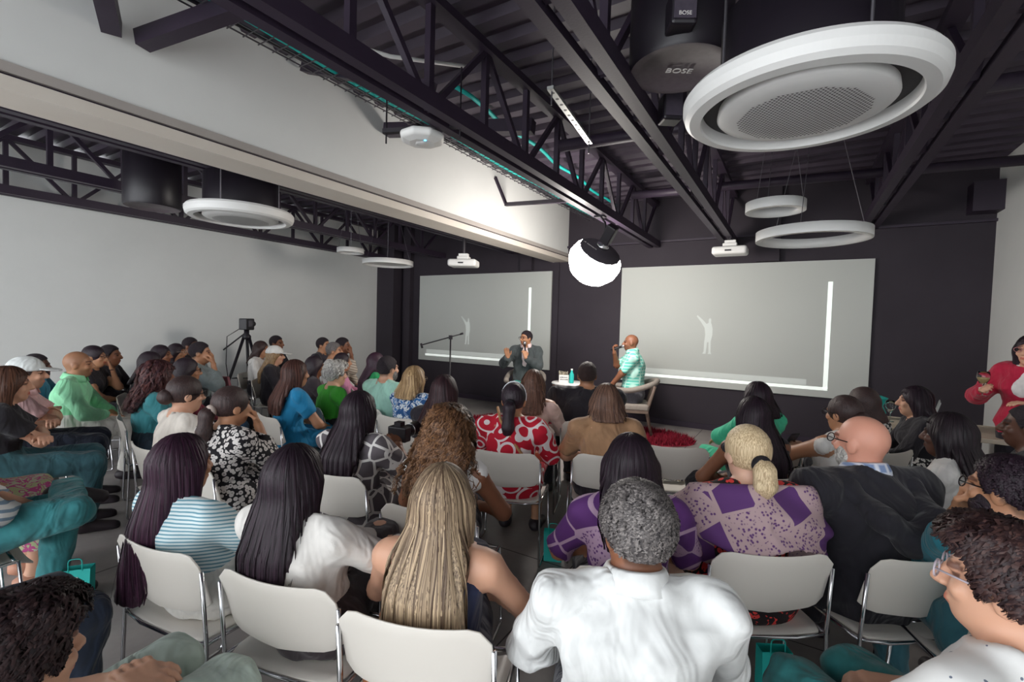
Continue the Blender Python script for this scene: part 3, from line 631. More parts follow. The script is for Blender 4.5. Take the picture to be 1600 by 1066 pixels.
    if shawl:
        build_part('shawl',[torso,Stack([(z0+.3*L,0,-.03,.24*W,.15),(z0+.6*L,0,-.02,.27*W,.17),(z0+.85*L,0,-.01,.235*W,.13),(z0+.97*L,0,0,.11,.1)]),P['ua1'][0],P['ua-1'][0]]+P['trap'],mat(*shawl),.026,[lambda X,Y,Z: Z-(zn+.01)-.3*(-.02-Y)+0*X,lambda X,Y,Z: (z0+np.where(Y<-.05,.60,.36)*L+.02*np.sin(X*19))-Z+0*X],k=.07,disp=lambda X,Y,Z: .009*np.sin(21*X+34*Z*np.sign(X+.001)*.4+6*np.sin(8*Z))+.004*np.sin(40*Z+13*X))
    # ---- bottom garment
    lowt=Stack([r for r in rows if r[0]<=z0+.45*L]); pr=[lowt]
    if skirt:
        pr+= [P['th1'][0],P['th-1'][0],Cone((0,.1,z0+.09),(0,.44,z0+.075),.1,.09)]
        if skirt>1: pr+=[Cone((s*.08,.44,z0+.03),(s*.11,.43,.25),.09,.11,True) for s in(-1,0,1)]
        cut=[lambda X,Y,Z: Z-(z0+.2)+0*X+0*Y,lambda X,Y,Z: Y-.5+0*X+0*Z]
        build_part('skirt',pr,mat(*bottom),.016,cut,k=.07)
    else:
        for s in(1,-1):
            h_,k_,a_=LG[s]; pr+=[Cone(h_,k_,.09*W,.068*min(W,1.1)),Cone(k_,a_+[0,0,.01],.068,.052,True)]
        build_part('trousers',pr,mat(*bottom),.012,[lambda X,Y,Z: Z-(z0+(.24 if not stand else .3))+0*X+0*Y],k=.03,disp=fold if lod<2 else None)
    for s in(1,-1):
        c=P['ft%d'%s][0]; build_part('shoe',[c,Cone(c.a,c.a+[0,-.035,-.002],.036,.03)],mat('plain',shoes,rough=.5),.008,[lambda X,Y,Z: Z-(LG[s][2][2]+.005)+0*X+0*Y],h=.013*hB)
    # ---- hair
    style,hcN=hair[0],hair[1]; hcol=HAIR.get(hcN,hcN)
    curly='curl' in style or style=='afro'
    hm=mat('curl' if curly or style=='short' else 'hair',*hcol,scale=3. if style=='short' else 1.); hh=(.0075 if lod<2 else .01)*hB
    cran=Ell(hp(0,-.012,.03),(.078*hs,.097*hs,.093*hs),HR)
    facecut=Ell(hp(0,.115,-.04),(.066,.085,.10),HR)
    up=HR[:,2]; fw=HR[:,1]; rt=HR[:,0]
    nape=lambda d: (lambda X,Y,Z: -((X-hc[0])*up[0]+(Y-hc[1])*up[1]+(Z-hc[2])*up[2])-d)
    strand=lambda am,fr: (lambda X,Y,Z: am*np.sin(fr*np.arctan2(X-hc[0],-(Y-hc[1])-.0)+5*np.sin(6*Z+2*X))*np.clip((np.hypot(X-hc[0],Y-hc[1]))/.05,0,1)+am*.6*np.sin(fr*2.3*np.arctan2(X-hc[0],-(Y-hc[1]))+4*np.sin(4*Z))*np.clip((np.hypot(X-hc[0],Y-hc[1]))/.05,0,1))
    lump=lambda am,fr: (lambda X,Y,Z: am*np.sin(fr*X+2*np.sin(.6*fr*Z))*np.sin(fr*Y+2*np.sin(.5*fr*X))*np.sin(fr*Z+1.7*np.sin(.7*fr*Y)))
    HLx,HLz=[-.1,-.05,-.03,.0,.022,.05,.075,.1],[-.068,-.062,-.03,.012,-.012,.05,.072,.08]
    if style=='short':
        ho=build_part('hair',[cran],hm,hair[2] if len(hair)>2 else .009,[lambda X,Y,Z: np.interp((X-hc[0])*fw[0]+(Y-hc[1])*fw[1]+(Z-hc[2])*fw[2],HLx,HLz)-((X-hc[0])*up[0]+(Y-hc[1])*up[1]+(Z-hc[2])*up[2])+.004*np.sin(170*X)*np.sin(150*Y)],h=hh,carve=[facecut],disp=lump(.003,90) if lod<2 else None)
        if lod==0: grow(LAST[0],hc,HR,hcol,ho,'tight',lod,0,style,4200,.03)
    elif style=='curlshort' or style=='afro':
        ho=build_part('hair',[cran,Ell(hp(0,.05,.085),(.06,.05,.035),HR)],hm,.016 if style!='afro' else .05,[lambda X,Y,Z: np.interp((X-hc[0])*fw[0]+(Y-hc[1])*fw[1]+(Z-hc[2])*fw[2],HLx,HLz)-((X-hc[0])*up[0]+(Y-hc[1])*up[1]+(Z-hc[2])*up[2])+.006*np.sin(130*X)*np.sin(120*Y)],h=hh,carve=[facecut],disp=lump(.006,80))
        if lod<2: grow(LAST[0],hc,HR,hcol,ho,True,lod,0,style,2600 if lod==0 else 700,.09)
    elif style in('long','longcurl','bob','wavy'):
        hx=hair[4] if len(hair)>4 else 0; ln=hair[2] if len(hair)>2 else .4; wd=hair[3] if len(hair)>3 else .1; zt=hz+.03; zb=hz-ln; rws=[]
        zs_=[r_[0] for r_ in rows]; bk=lambda z: np.interp(z,zs_,[r_[2]-r_[4] for r_ in rows])
        bmin=min(bk(z) for z in np.linspace(zn-.25,zn-.06,8))-.034; oc=hc[1]-.106*hs
        for i in range(15):
            t=i/14; z=zt-(zt-zb)*t; bb=np.interp(t,[0,.3,.8,1],[.05,.045,.03,.02])
            yo=np.interp(z,[zb-1,shz-.04,hz-.03,hz+.05],[min(bmin,oc),min(bmin,oc),oc,oc+.012])
            wv=.004*math.sin(i*1.3) if style=='wavy' else 0
            rws.append((z,hc[0]+wv*3+hx*t*t,yo+bb,np.interp(t,[0,.12,.3,.75,1],[.055,.07,wd*.94,wd,wd*.72])*hs,bb))
        pr=[cran,Stack(rws)]
        for s in(-1,1): pr.append(Cone(hp(s*.076,-.005,.0),hp(s*.078,-.025,-max(.1,min(ln-.02,.16))),.018,.02))
        ho=build_part('hair',pr,hm,.009 if style!='longcurl' else .022,[],k=.045,h=hh,carve=[facecut],disp=(lump(.011,70) if curly else strand(.0018,34 if style!='wavy' else 16)))
        if lod<2: grow(LAST[0],hc,HR,hcol,ho,curly,lod,ln,style)
    elif style in('pony','bun'):
        build_part('hair',[cran],hm,.011,[nape(.05)],h=hh,carve=[facecut],disp=strand(.0015,30))
        if style=='bun':
            build_part('hair_bun',[Ell(hp(0,-.115,-.01),(.048,.04,.045),HR)],hm,.006,h=hh,disp=lump(.004,80))
        else:
            ln=hair[2] if len(hair)>2 else .25
            a=hp(0,-.1,.01); b=hp(0,-.145,-.03); c=b+A([0,-.015,-ln*.5]); d=c+A([0,0.01,-ln*.5])
            build_part('ponytail',[Cone(a,b,.022,.034),Cone(b,c,.034,.036),Cone(c,d,.036,.014)],hm,.004,h=hh,k=.02,disp=strand(.002,20))
            build_part('hair_tie',[Ell(a*.5+b*.5,(.032,.02,.032),HR)],mat('plain',(hair[3] if len(hair)>3 else '#17121a')),.008,h=.008)
    if band:
        build_part('headband',[Ell(hp(0,-.005,.03),(.094,.012,.112),HR)],mat('plain',band),.0,[nape(.0)],h=.007)
    if beard not in(None,'none','stubble'):
        bc=HAIR[beard]; build_part('beard',P['head'][1:],mat('curl',*bc),.008,[lambda X,Y,Z: ((X-hc[0])*up[0]+(Y-hc[1])*up[1]+(Z-hc[2])*up[2])+.035-.3*np.abs((X-hc[0])*rt[0]+(Y-hc[1])*rt[1])*1.2,lambda X,Y,Z: -((X-hc[0])*fw[0]+(Y-hc[1])*fw[1]+(Z-hc[2])*fw[2])+.005],h=.007*hB,carve=[Ell(hp(0,.1,-.058),(.024,.03,.012),HR)])
    if cap:
        cm=mat('cloth',cap); build_part('cap',[cran],cm,.02,[nape(-.028)],h=.009*hB)
        build_part('cap_brim',[Ell(hp(0,.125,.035),(.075,.075,.007),HR@rot(0,-.15))],cm,.004,h=.008)
    if glasses:
        g=B(); fr=simple('glasses '+glasses,glasses,.3)
        for s in(-1,1):
            g.tube([hp(s*.035+.024*math.cos(a),.112*hs-.012*abs(math.cos(a)) if False else .108*hs,.006+.019*math.sin(a)) for a in [i*math.pi/8 for i in range(17)]],.0025,5,False)
            g.tube([hp(s*.059,.106*hs,.012),hp(s*.083,.05,.012),hp(s*.086,-.01,.01),hp(s*.084,-.025,-.012)],.0025,5)
        g.tube([hp(-.012,.11*hs,.01),hp(.012,.11*hs,.01)],.0025,5); g.o('glasses',fr,R_,True)
    R_['_h']=0; del R_['_h']
    return R_,dict(th=th,arm=arm,hc=hc,pos=A([bx,by,0]),z0=z0)
# ---------------------------------------------------------------- stacking chairs
def make_chair():
    T=tag(empty('stacking_chair'),'x','chair')
    # curved back panel, rounded corners, thickness
    nu,nv=15,7; v=[];
    for side in(0,1):
        for j in range(nv):
            t=j/(nv-1); z=.535+.235*t
            for i in range(nu):
                u=-1+2*i/(nu-1); cut=max(0,(abs(u)-.72)/.28); hw=.232
                zz=z; 
                if t>.5: zz-=(t-.5)*2*.05*cut**2.2
                if t<.5: zz+=(.5-t)*2*.03*cut**2.2+(.5-t)*2*.02*(1-abs(u))*-1
                y=-.195-.05*t-.035*(1-u*u)+(.008 if side else 0)
                if side==0: y-=.0
                v.append((u*hw,y,zz+.012*(1-u*u)*-1*t))
    f=[]
    I=lambda s,j,i: s*nu*nv+j*nu+i
    for j in range(nv-1):
        for i in range(nu-1):
            f.append((I(0,j,i),I(0,j,i+1),I(0,j+1,i+1),I(0,j+1,i))); f.append((I(1,j,i),I(1,j+1,i),I(1,j+1,i+1),I(1,j,i+1)))
    for i in range(nu-1): f.append((I(0,0,i),I(1,0,i),I(1,0,i+1),I(0,0,i+1))); f.append((I(0,nv-1,i),I(0,nv-1,i+1),I(1,nv-1,i+1),I(1,nv-1,i)))
    for j in range(nv-1): f.append((I(0,j,0),I(0,j+1,0),I(1,j+1,0),I(1,j,0))); f.append((I(0,j,nu-1),I(1,j,nu-1),I(1,j+1,nu-1),I(0,j+1,nu-1)))
    bevel(mesh('backrest',v,f,SHELL,T,True),.003,2)
    nu,nv=11,11; v=[]
    for side in(0,1):
        for j in range(nv):
            t=j/(nv-1); y=-.215+.44*t
            for i in range(nu):
                u=-1+2*i/(nu-1); w=.225*(1-.10*max(0,(t-.8)/.2)**2-.08*max(0,(.15-t)/.15)**2)
                z=.432-.018*(1-u*u)+.01*math.cos(t*math.pi)-.03*max(0,(t-.82)/.18)**2+(0 if side else -.009)
                v.append((u*w,y,z))
    f=[]
    for j in range(nv-1):
        for i in range(nu-1):
            f.append((I(0,j,i),I(0,j+1,i),I(0,j+1,i+1),I(0,j,i+1))); f.append((I(1,j,i),I(1,j,i+1),I(1,j+1,i+1),I(1,j+1,i)))
    for i in range(nu-1): f.append((I(0,0,i),I(0,0,i+1),I(1,0,i+1),I(1,0,i))); f.append((I(0,nv-1,i),I(1,nv-1,i),I(1,nv-1,i+1),I(0,nv-1,i+1)))
    for j in range(nv-1): f.append((I(0,j,0),I(1,j,0),I(1,j+1,0),I(0,j+1,0))); f.append((I(0,j,nu-1),I(0,j+1,nu-1),I(1,j+1,nu-1),I(1,j,nu-1)))
    mesh('seat',v,f,SHELL,T,True)
    for s in(-1,1):
        B().tube(arc([(s*.236,-.235,.70),(s*.236,-.215,.43),(s*.245,-.23,.008),(s*.245,.20,.008),(s*.23,.17,.425)],.03,3),.0075,7).o('leg_frame',CHROME,T,True)
        B().tube([(s*.236,-.215,.43),(s*.232,-.05,.418),(s*.23,.17,.425)],.0075,7).o('seat_rail',CHROME,T,True)
    B().tube([(-.236,-.212,.43),(-.12,-.222,.415),(.12,-.222,.415),(.236,-.212,.43)],.007,7).o('cross_rail',CHROME,T,True)
    B().tube([(-.23,.16,.422),(.23,.16,.422)],.007,7).o('cross_rail',CHROME,T,True)
    return T
CHAIR=make_chair(); CH=[0]
def chair_at(x,y,th,label):
    c=CHAIR if CH[0]==0 else copy_tree(CHAIR); CH[0]+=1; c.location=(x,y,0); c.rotation_euler[2]=th
    tag(c,label,'chair','white stacking chairs'); return c
INFO={}
STAGE=(-3.0,6.9)
def P(key,label,head,who=None,face=None,turn=0,chair=True,cturn=0,cback=0,**k):
    d=A([STAGE[0]-head[0],STAGE[1]-head[1]]) if face is None else A(face,float); d=d/np.linalg.norm(d)
    c,s=math.cos(turn),math.sin(turn); d=A([d[0]*c-d[1]*s,d[0]*s+d[1]*c])
    o,i=person(label,head,d,seat=k.pop('seat',.44),**k); INFO[key]=(o,i)
    if chair:
        th=i['th']; p=i['pos']; x,y=p[0]-math.sin(th)*(.045-cback),p[1]+math.cos(th)*(.045-cback)
        chair_at(x,y,th+cturn,'white shell stacking chair with chrome legs under the '+(who or key))
    return o,i
# ---------------------------------------------------------------- the audience (head positions in metres)
P('L1','woman in black tee with arms folded beside the man in the white cap',(-4.540,0.961,1.086),'woman in the black tee',female=True,skin='light',hair=('long','brown',.22),top=('cloth','#1d1a22'),sleeve=.3,bottom=('denim','#3f6f7a'),arms='crossed',lod=1)
P('L2','man in white baseball cap and pink shirt with folded arms',(-5.183,1.193,1.090),'man in white cap',skin='light',hair=('short','dark'),cap='#dfe3e2',top=('cloth','#e3b9b9'),sleeve=.32,bottom=('denim','#20283a'),arms='crossed',collar=('cloth','#e3b9b9'),beard='stubble')
P('L3','bearded man in bright blue shirt behind the white cap man',(-6.596,1.588,1.024),'bearded man in blue shirt',skin='dark',hair=('short','black'),top=('cloth','#4aa3c4'),sleeve=1,bottom=('cloth','#1e1c26'),beard='black',lod=2)
P('L4','balding man in light green shirt and white trousers',(-5.715,1.657,1.101),'man in light green shirt',skin='tan',hair=('buzz','grey'),top=('cloth','#9be8b8'),sleeve=.9,bottom=('cloth','#ded9d2'),collar=('cloth','#9be8b8'),beard='stubble')
P('L5','woman in black dress resting chin on her hand by the wall',(-6.602,2.049,1.100),'woman in black resting her chin',female=True,skin='tan',hair=('bun','black'),top=('cloth','#1f1b24'),sleeve=.2,arms='chinL',glasses='#3a3036',lod=2)
P('L6','person in dark jacket seated against the wall behind the chin-resting woman',(-6.962,2.309,1.081),'person behind the woman in black',skin='brown',hair=('short','black'),top=('cloth','#2b2630'),lod=2)
P('L7','woman with long dark ringlets in teal blouse',(-4.496,1.813,1.070),'woman with dark ringlets',female=True,skin='brown',hair=('longcurl',('#2b1620','#6b4340'),.24,.1),top=('cloth','#3d8c94'),sleeve=.5,lod=1,bottom=('denim','#2a3b4a'))
P('L8','woman with dark hair hidden behind the ringlets woman',(-5.703,2.231,1.080),'dark haired woman behind ringlets',female=True,skin='brown',hair=('long','black',.2),top=('cloth','#2a2630'),lod=2)
P('L9','dark haired woman in black seated next to the woman in round glasses',(-6.648,2.708,1.090),'woman beside the glasses woman',female=True,skin='brown',hair=('bob','black',.14),top=('cloth','#26222c'),lod=2)
P('L10','woman with dark hair and round glasses next to the blazer man',(-7.196,3.113,1.075),'woman in round glasses',female=True,skin='tan',hair=('long','black',.25),top=('cloth','#302a34'),glasses='#b9a9a0',lod=2)
P('L11','dark haired person mostly hidden behind the man in the grey blazer',(-7.593,3.467,1.133),'person behind the blazer man',skin='brown',hair=('short','black'),top=('cloth','#2a2630'),lod=2)
P('L12','man in grey blazer with chin on his hand, legs crossed in black trousers',(-5.825,2.760,1.158),'man in grey blazer',skin='tan',hair=('short','black'),top=('cloth','#dcdad8'),jacket=(('cloth','#7b8688'),1),arms='chinR',legs='cross',bottom=('cloth','#1c1922'),lod=2)
P('L13','woman in dark glasses and maroon top behind the bun woman',(-4.842,2.179,1.070),'woman in maroon',female=True,skin='tan',hair=('bob','black',.13),top=('cloth','#7a1f33'),glasses='#1b161b',lod=2,bottom=('denim','#34587a'))
P('L14','woman with low brown bun, black glasses and white embroidered top',(-3.482,1.560,1.060),'woman with low bun',female=True,skin='light',hair=('bun','dark'),top=('cloth','#dcd3c9'),sleeve=.5,glasses='#1b161b',lod=1,pitch=-.05)
P('L15','woman with ponytail and clip in black and white animal print blouse',(-2.938,1.570,1.040),'woman in animal print blouse',female=True,skin='tan',hair=('pony','dark',.2,'#b9a9a0'),top=('spots','#17131a','#d9d3d0'),sleeve=1,arms='chinR',bottom=('spots','#17131a','#d9d3d0'),skirt=1,build=1.08,lod=0)
P('L16','man in striped shirt and faded teal jeans with crossed legs',(-3.300,0.500,1.100),'man in pale jeans',skin='light',hair=('short','dark'),top=('stripe','#e6e6e6','#7f97ad'),sleeve=.75,bottom=('denim','#3f8f94'),legs='cross4',lod=1)
P('L17','woman in pale floral dress behind the faded jeans',(-3.850,0.520,1.080),'woman in floral dress',female=True,skin='light',hair=('long','brown',.25),top=('blots','#d8d8b0','#e06aa8','#cfd6b2'),sleeve=0,bottom=('blots','#cfd3a2','#d65f9c','#d9d8bd'),skirt=2,lod=2,shoes='#c08a72')
P('Ldark','person in dark navy jeans between the faded jeans and the curly haired man',(-2.200,0.200,1.080),'person in dark jeans',skin='tan',hair=('short','black'),top=('cloth','#30313c'),bottom=('denim','#1f2b40'),lod=1)
P('Lcurl','man with dark curly hair and pale ripped jeans',(-1.393,0.296,0.843),'curly haired man in pale jeans',skin='light',hair=('curlshort',('#1a1216','#3f2d2d')),top=('cloth','#5a8f8e'),sleeve=.4,bottom=('denim','#b9c9bf'),lod=0)
P('C1','woman with dark hair in white sweater near the tripod',(-6.754,4.030,1.112),'woman in white sweater',female=True,skin='tan',hair=('long','dark',.2),top=('cloth','#e3dfdb'),lod=2)
P('C1b','dark haired person seated by the wall beyond the white cap woman',(-7.177,4.536,1.166),'person by the wall',skin='brown',hair=('short','black'),top=('cloth','#2a2630'),lod=2)
P('C2','woman in white cap with long highlighted hair and black top',(-5.925,3.729,1.080),'woman in white cap',female=True,skin='light',hair=('long',('#5c4230','#b8966c'),.36,.085),cap='#e6e4e0',top=('cloth','#221d25'),lod=2)
P('C3','woman with long brown hair in blue ruffled blouse',(-3.766,2.562,1.097),'woman in blue ruffled blouse',female=True,skin='tan',hair=('long',('#36211f','#6b463c'),.33,.1),top=('cloth','#1583b5'),sleeve=.3,bottom=('cloth','#1583b5'),lod=1)
P('C4a','dark haired man seated beside the grey haired man at the wall',(-6.529,4.926,1.157),'man beside the grey haired man',skin='tan',hair=('short','black'),top=('cloth','#3a3540'),lod=2)
P('C4b','man with greying hair in white shirt near the wall',(-5.585,4.395,1.134),'grey haired man',skin='tan',hair=('short','grey'),top=('cloth','#d6d2cf'),lod=2)
P('C4c','person in striped top resting chin on hand by the wall',(-5.843,4.757,1.185),'person resting chin by the wall',skin='brown',hair=('short','black'),top=('stripe','#cfc3b5','#9a8c80'),arms='chinR',lod=2)
P('C4d','person with dark hair in dark top behind the white haired woman',(-4.717,3.452,1.039),'person with dark hair behind',female=True,skin='brown',hair=('long','black',.22),top=('cloth','#3b3138'),lod=2)
P('C4e','dark haired woman in pink top beside the white haired woman',(-5.087,4.136,1.028),'woman in pink',female=True,skin='tan',hair=('bob','black',.12),top=('cloth','#d98fb0'),lod=2)
P('C5','woman with short white hair in green tee',(-3.899,3.087,1.038),'white haired woman',female=True,skin='light',hair=('curlshort',('#8f8a86','#e6e2dc')),top=('cloth','#3fa32f'),sleeve=.35,lod=1)
P('C6','woman with long wine coloured hair in green dress',(-4.306,3.996,1.080),'woman in green dress',female=True,skin='tan',hair=('long','wine',.36,.095),top=('cloth','#1f9a5a'),sleeve=0,lod=2,bottom=('cloth','#1f9a5a'))
P('C7','bearded man in mint green shirt',(-3.456,3.359,1.110),'man in mint shirt',skin='light',hair=('short','black'),top=('cloth','#a9d9c8'),sleeve=.5,beard='grey',bottom=('cloth','#26232d'),lod=1,build=1.08)
P('C8','woman with wavy blonde hair, glasses and blue and white print blouse',(-2.946,3.196,1.060),'blonde woman in blue print',female=True,skin='pale',hair=('bob',('#7c5f42','#d2b183'),.15,.1),top=('blots','#1f4f86','#dfe6ea','#2a6db0'),sleeve=.5,glasses='#6a5a50',lod=1)
P('C9','woman with long black hair in lattice print top holding a camera',(-2.173,1.895,1.050),'woman holding the camera',female=True,skin='brown',hair=('long','black',.33,.1),top=('lattice','#5b5459','#d6d2cf'),sleeve=.42,arms='cam',bottom=('lattice','#5b5459','#d6d2cf'),skirt=1,lod=0,build=1.08)
P('C10','woman with long dark brown hair in loose black shirt',(-2.253,2.775,1.070),'woman in black shirt',female=True,skin='tan',hair=('long',('#20131a','#4a2f33'),.3,.095),top=('cloth','#231e28'),sleeve=1,bottom=('denim','#2b4f66'),lod=1,build=1.08)
P('C11','woman with big brown curls in white sleeveless top',(-1.454,1.824,1.050),'curly haired woman',female=True,skin='brown',hair=('longcurl',('#3a2319','#8f6747'),.26,.105),top=('cloth','#e2e0de'),sleeve=-1,neck='crew',bottom=('cloth','#1f1d2c'),legs='cross',shoes='#e3e0da',lod=0)
P('C12','woman with headband and black ponytail in red and white looping print',(-1.669,2.820,1.060),'woman in red print',female=True,skin='tan',hair=('pony','black',.26),band='#cfd2d6',top=('rings','#c1122f','#eadfe0'),sleeve=.5,bottom=('rings','#c1122f','#eadfe0'),skirt=1,lod=0,build=1.12)
P('C13','woman with wavy brown hair in pale pink off shoulder blouse',(-1.969,3.652,1.070),'woman in pale pink',female=True,skin='light',hair=('wavy',('#331f1d','#8a6654'),.24,.1),top=('cloth','#dcbfb6'),sleeve=.9,neck='boat',lod=1)
P('C14','broad man with short dark hair in black shirt before the side table',(-1.660,4.138,1.130),'man in black shirt',skin='tan',hair=('short','dark',.008),top=('cloth','#1f1c25'),sleeve=.45,bottom=('cloth','#1c1a22'),build=1.4,lod=1,cback=.11)
P('C15','woman with brown bob in tan top with long back seam',(-1.114,3.149,1.070),'woman in tan top',female=True,skin='light',hair=('bob',('#2e1d1d','#8c6a58'),.11,.098),top=('cloth','#a98261'),sleeve=.4,bottom=('cloth','#241f28'),lod=0,build=1.12)
P('C16','woman with black hair to her shoulders in purple print top',(-0.538,1.824,1.050),'black haired woman in purple',female=True,skin='tan',hair=('long','black',.26,.1),top=('patch','#5a2d6e','#b596b0'),sleeve=.45,lod=0)
P('F1','woman with very long plum black hair in blue striped blouse',(-2.070,0.916,0.995),'woman in striped blouse',female=True,skin='tan',hair=('long','wine',.5,.072,-.10),top=('fine','#dfeaec','#6fa3b4'),sleeve=.85,side=-.16,lean=-.2,bottom=('cloth','#dedad4'),arms='lap',lod=0)
P('F2','woman with long black hair in white blouse and wristwatch',(-1.512,1.033,1.017),'woman in sheer white blouse',female=True,skin='light',hair=('long','black',.30,.088),top=('cloth','#e6e2dd'),sleeve=.93,bottom=('cloth','#3b3236'),side=-.14,lean=-.14,arms={1:((.13,.33,.66),(.9,-.2,-.3)),-1:((.03,.36,.64),(-.9,-.3,-.25))},legs='cross',lod=0)
P('F3','woman with waist length streaked blonde hair in navy dress',(-0.967,1.195,1.006),'woman with long blonde hair',female=True,skin='light',hair=('long',('#4d3a30','#cdb392'),.5,.108),top=('cloth','#1f2747'),sleeve=-1,neck='strap',bottom=('cloth','#1f2038'),arms='lap',legs='cross',lod=0)
P('F4','man with short grey curls in white collared shirt',(-0.355,1.279,1.036),'grey haired man in white shirt',skin='brown',hair=('short',('#2c282b','#8d8683'),.012),top=('cloth','#e2e3e2'),sleeve=.95,collar=('cloth','#e6e7e6'),bottom=('cloth','#2a2833'),lod=0,build=1.06,yaw=.35,lean=.05,cback=.03)
P('R1a','woman with black hair in mint green outfit with clasped hands',(-0.239,4.136,1.070),'woman in mint green',female=True,skin='tan',hair=('bob','black',.13),top=('cloth','#43c79b'),sleeve=1,bottom=('cloth','#43c79b'),arms={1:((.04,.42,.66),(.9,-.2,-.3)),-1:((-.04,.42,.66),(-.9,-.3,-.25))},lod=1)
P('R1b','woman with straight black hair in sleeveless black top',(-0.205,3.264,1.060),'woman in sleeveless black',female=True,skin='brown',hair=('long','black',.36,.105),top=('cloth','#1b1720'),sleeve=-1,lod=1)
P('R2','woman with blonde ponytail wrapped in purple patchwork shawl',(-0.157,2.225,1.070),'blonde woman in purple shawl',female=True,skin='pale',hair=('pony','pale',.1,'#17121a'),top=('spots','#1d1418','#e0433f'),sleeve=.9,bottom=('blots','#1d1418','#1d1418','#e0433f'),skirt=1,shawl=('patch','#5d3570','#b89da0'),lod=0,build=1.08)
P('R3','bald man with glasses and white beard in black hoodie',(0.270,2.579,1.111),'bald man in black hoodie',skin='#d99a84',hair=('none','white'),top=('plaid','#8ba0c4','#dfe3ee'),jacket=(('cloth','#1d1b24'),0),hood=True,collar=('plaid','#8297c0','#dfe3ee'),beard='white',glasses='#16131a',bottom=('cloth','#1b1820'),lod=0,build=1.22,yaw=.25,cback=.09)
P('R4a','woman with dark hair tied back and glasses in white sleeveless top using a phone',(0.290,3.709,1.070),'woman in white sleeveless top',female=True,skin='tan',hair=('bun','dark'),top=('cloth','#dfdcd8'),sleeve=-1,glasses='#1b161b',bottom=('spots','#1c181d','#d9d5d1'),lod=1,build=1.15,arms={1:((.1,.36,.72),(.9,-.2,-.3)),-1:((0,.4,.78),(-.9,-.2,-.3))})
P('R4b','woman with dark hair and pale clip behind the bald man',(0.457,4.423,1.070),'woman with hair clip',female=True,skin='tan',hair=('bob','dark',.12),top=('spots','#1c181d','#d9d5d1'),sleeve=.5,lod=2)
P('R5','woman with long dark hair in black top next to the laptop table',(0.842,4.907,1.060),'woman in black by the laptop',female=True,skin='light',hair=('long','black',.28,.1),top=('cloth','#1c1821'),sleeve=1,lod=1,bottom=('spots','#1c181d','#d9d5d1'),turn=.5,build=1.1)
P('R6','woman with black braids in white tee',(0.722,3.358,1.060),'woman with braids',female=True,skin='dark',hair=('long',('#120c12','#2f2229'),.26,.11),top=('cloth','#e0dcd9'),sleeve=.2,lod=0,turn=.25,bottom=('cloth','#201c26'))
P('R7','bearded man in glasses and teal shirt resting chin on hand',(0.682,2.387,1.039),'bearded man in teal',skin='tan',hair=('short','black',.006),top=('cloth','#1f6f7e'),sleeve=.9,beard='black',glasses='#1b161b',arms='chinL',lod=0,turn=-.3,yaw=.55,bottom=('denim','#2f6470'))
P('R8','man with curly dark hair and clear glasses in white dotted shirt',(0.428,1.460,1.042),'curly haired man in dotted shirt',skin='light',hair=('curlshort',('#20151a','#4d3531')),top=('dots','#e4e3e1','#6c7486'),sleeve=.4,glasses='#b9aeb8',bottom=('denim','#2f7f80'),lod=0,turn=.25,yaw=.35)
P('R10','dark skinned man in black seated before the standing woman',(1.136,3.734,1.100),'man at the frame side',skin='dark',hair=('short','black',.004),top=('cloth','#1d1a22'),lod=1,turn=.3)
# ---------------------------------------------------------------- the two speakers
def arm_chair(loc,th,label):
    T=tag(empty('arm_chair',loc,th),label,'armchair','stage armchairs'); WD=paint('greyed oak','#6b5a50','#7d6b60',8.); FB=paint('grey linen','#8f867e','#9b928a',30.,.9,.2)
    bevel(B().box((-.27,-.25,.39),(.27,.27,.49)).o('seat',FB,T),.035,4)
    B().box((-.26,-.24,.36),(.26,.26,.40)).o('seat_frame',WD,T)
    for x,y in((-.24,.23),(.24,.23)): B().tube([(x*1.08,y*1.12,.0),(x,y,.38),(x*1.08,y-.02,.68)],[.02,.028,.024],8).o('leg',WD,T,True)
    for x,y in((-.2,-.22),(.2,-.22)): B().tube([(x*1.15,y-.09,.0),(x,y,.38),(x*1.2,y-.10,.76)],[.02,.028,.024],8).o('leg',WD,T,True)
    pts=[(.28,.24,.68),(.31,.0,.69),(.29,-.2,.75),(.18,-.33,.80),(0,-.37,.82),(-.18,-.33,.80),(-.29,-.2,.75),(-.31,.0,.69),(-.28,.24,.68)]
    B().tube(arc(pts,.06,3),.04,10).o('back_rail',FB,T,True)
    return T
def mic(i,lp,d,label):
    p=Vector(wp(i,lp)); d=Matrix.Rotation(i['th'],3,'Z')@Vector(d).normalized(); T=tag(empty('microphone',p),label,'microphone')
    B().tube([(0,0,0)]+[tuple(d*x) for x in(.05,.17)],[.011,.013,.019],10).o('handle',DARK,T,True)
    B().tube([tuple(d*x) for x in(.165,.175,.195,.215,.225)],[.018,.025,.027,.022,.008],12).o('grille',simple('mic mesh','#9a9a9c',.35,.8),T,True)
def wp(i,p):
    th=i['th']; c,s=math.cos(th),math.sin(th); return (i['pos'][0]+c*p[0]-s*p[1],i['pos'][1]+s*p[0]+c*p[1],p[2])
o,i=P('S1','man in dark blazer and teal trousers speaking into a microphone on stage',(-3.77,6.7,1.36),face=(.40,-.92),chair=False,seat=.49,skin='tan',hair=('short','black',.008),top=('cloth','#e3cfd0'),jacket=(('cloth','#3f4648'),2),
  sleeve=.95,bottom=('cloth','#2fa79c'),beard='stubble',glasses='#2a2228',yaw=-.75,arms={1:((.26,.27,1.06),(.6,-.4,-.8),(.15,.35,.9),(0,-.9,.3),.15),-1:((-.03,.25,1.06),(-.8,-.2,-.7),(.25,.05,.95),(-.5,.8,0),1.2)},collar=('cloth','#e8cfd0'),lod=1,group='speakers on stage')
arm_chair(tuple(i['pos']),i['th'],'grey upholstered wooden armchair under the man in the blazer')
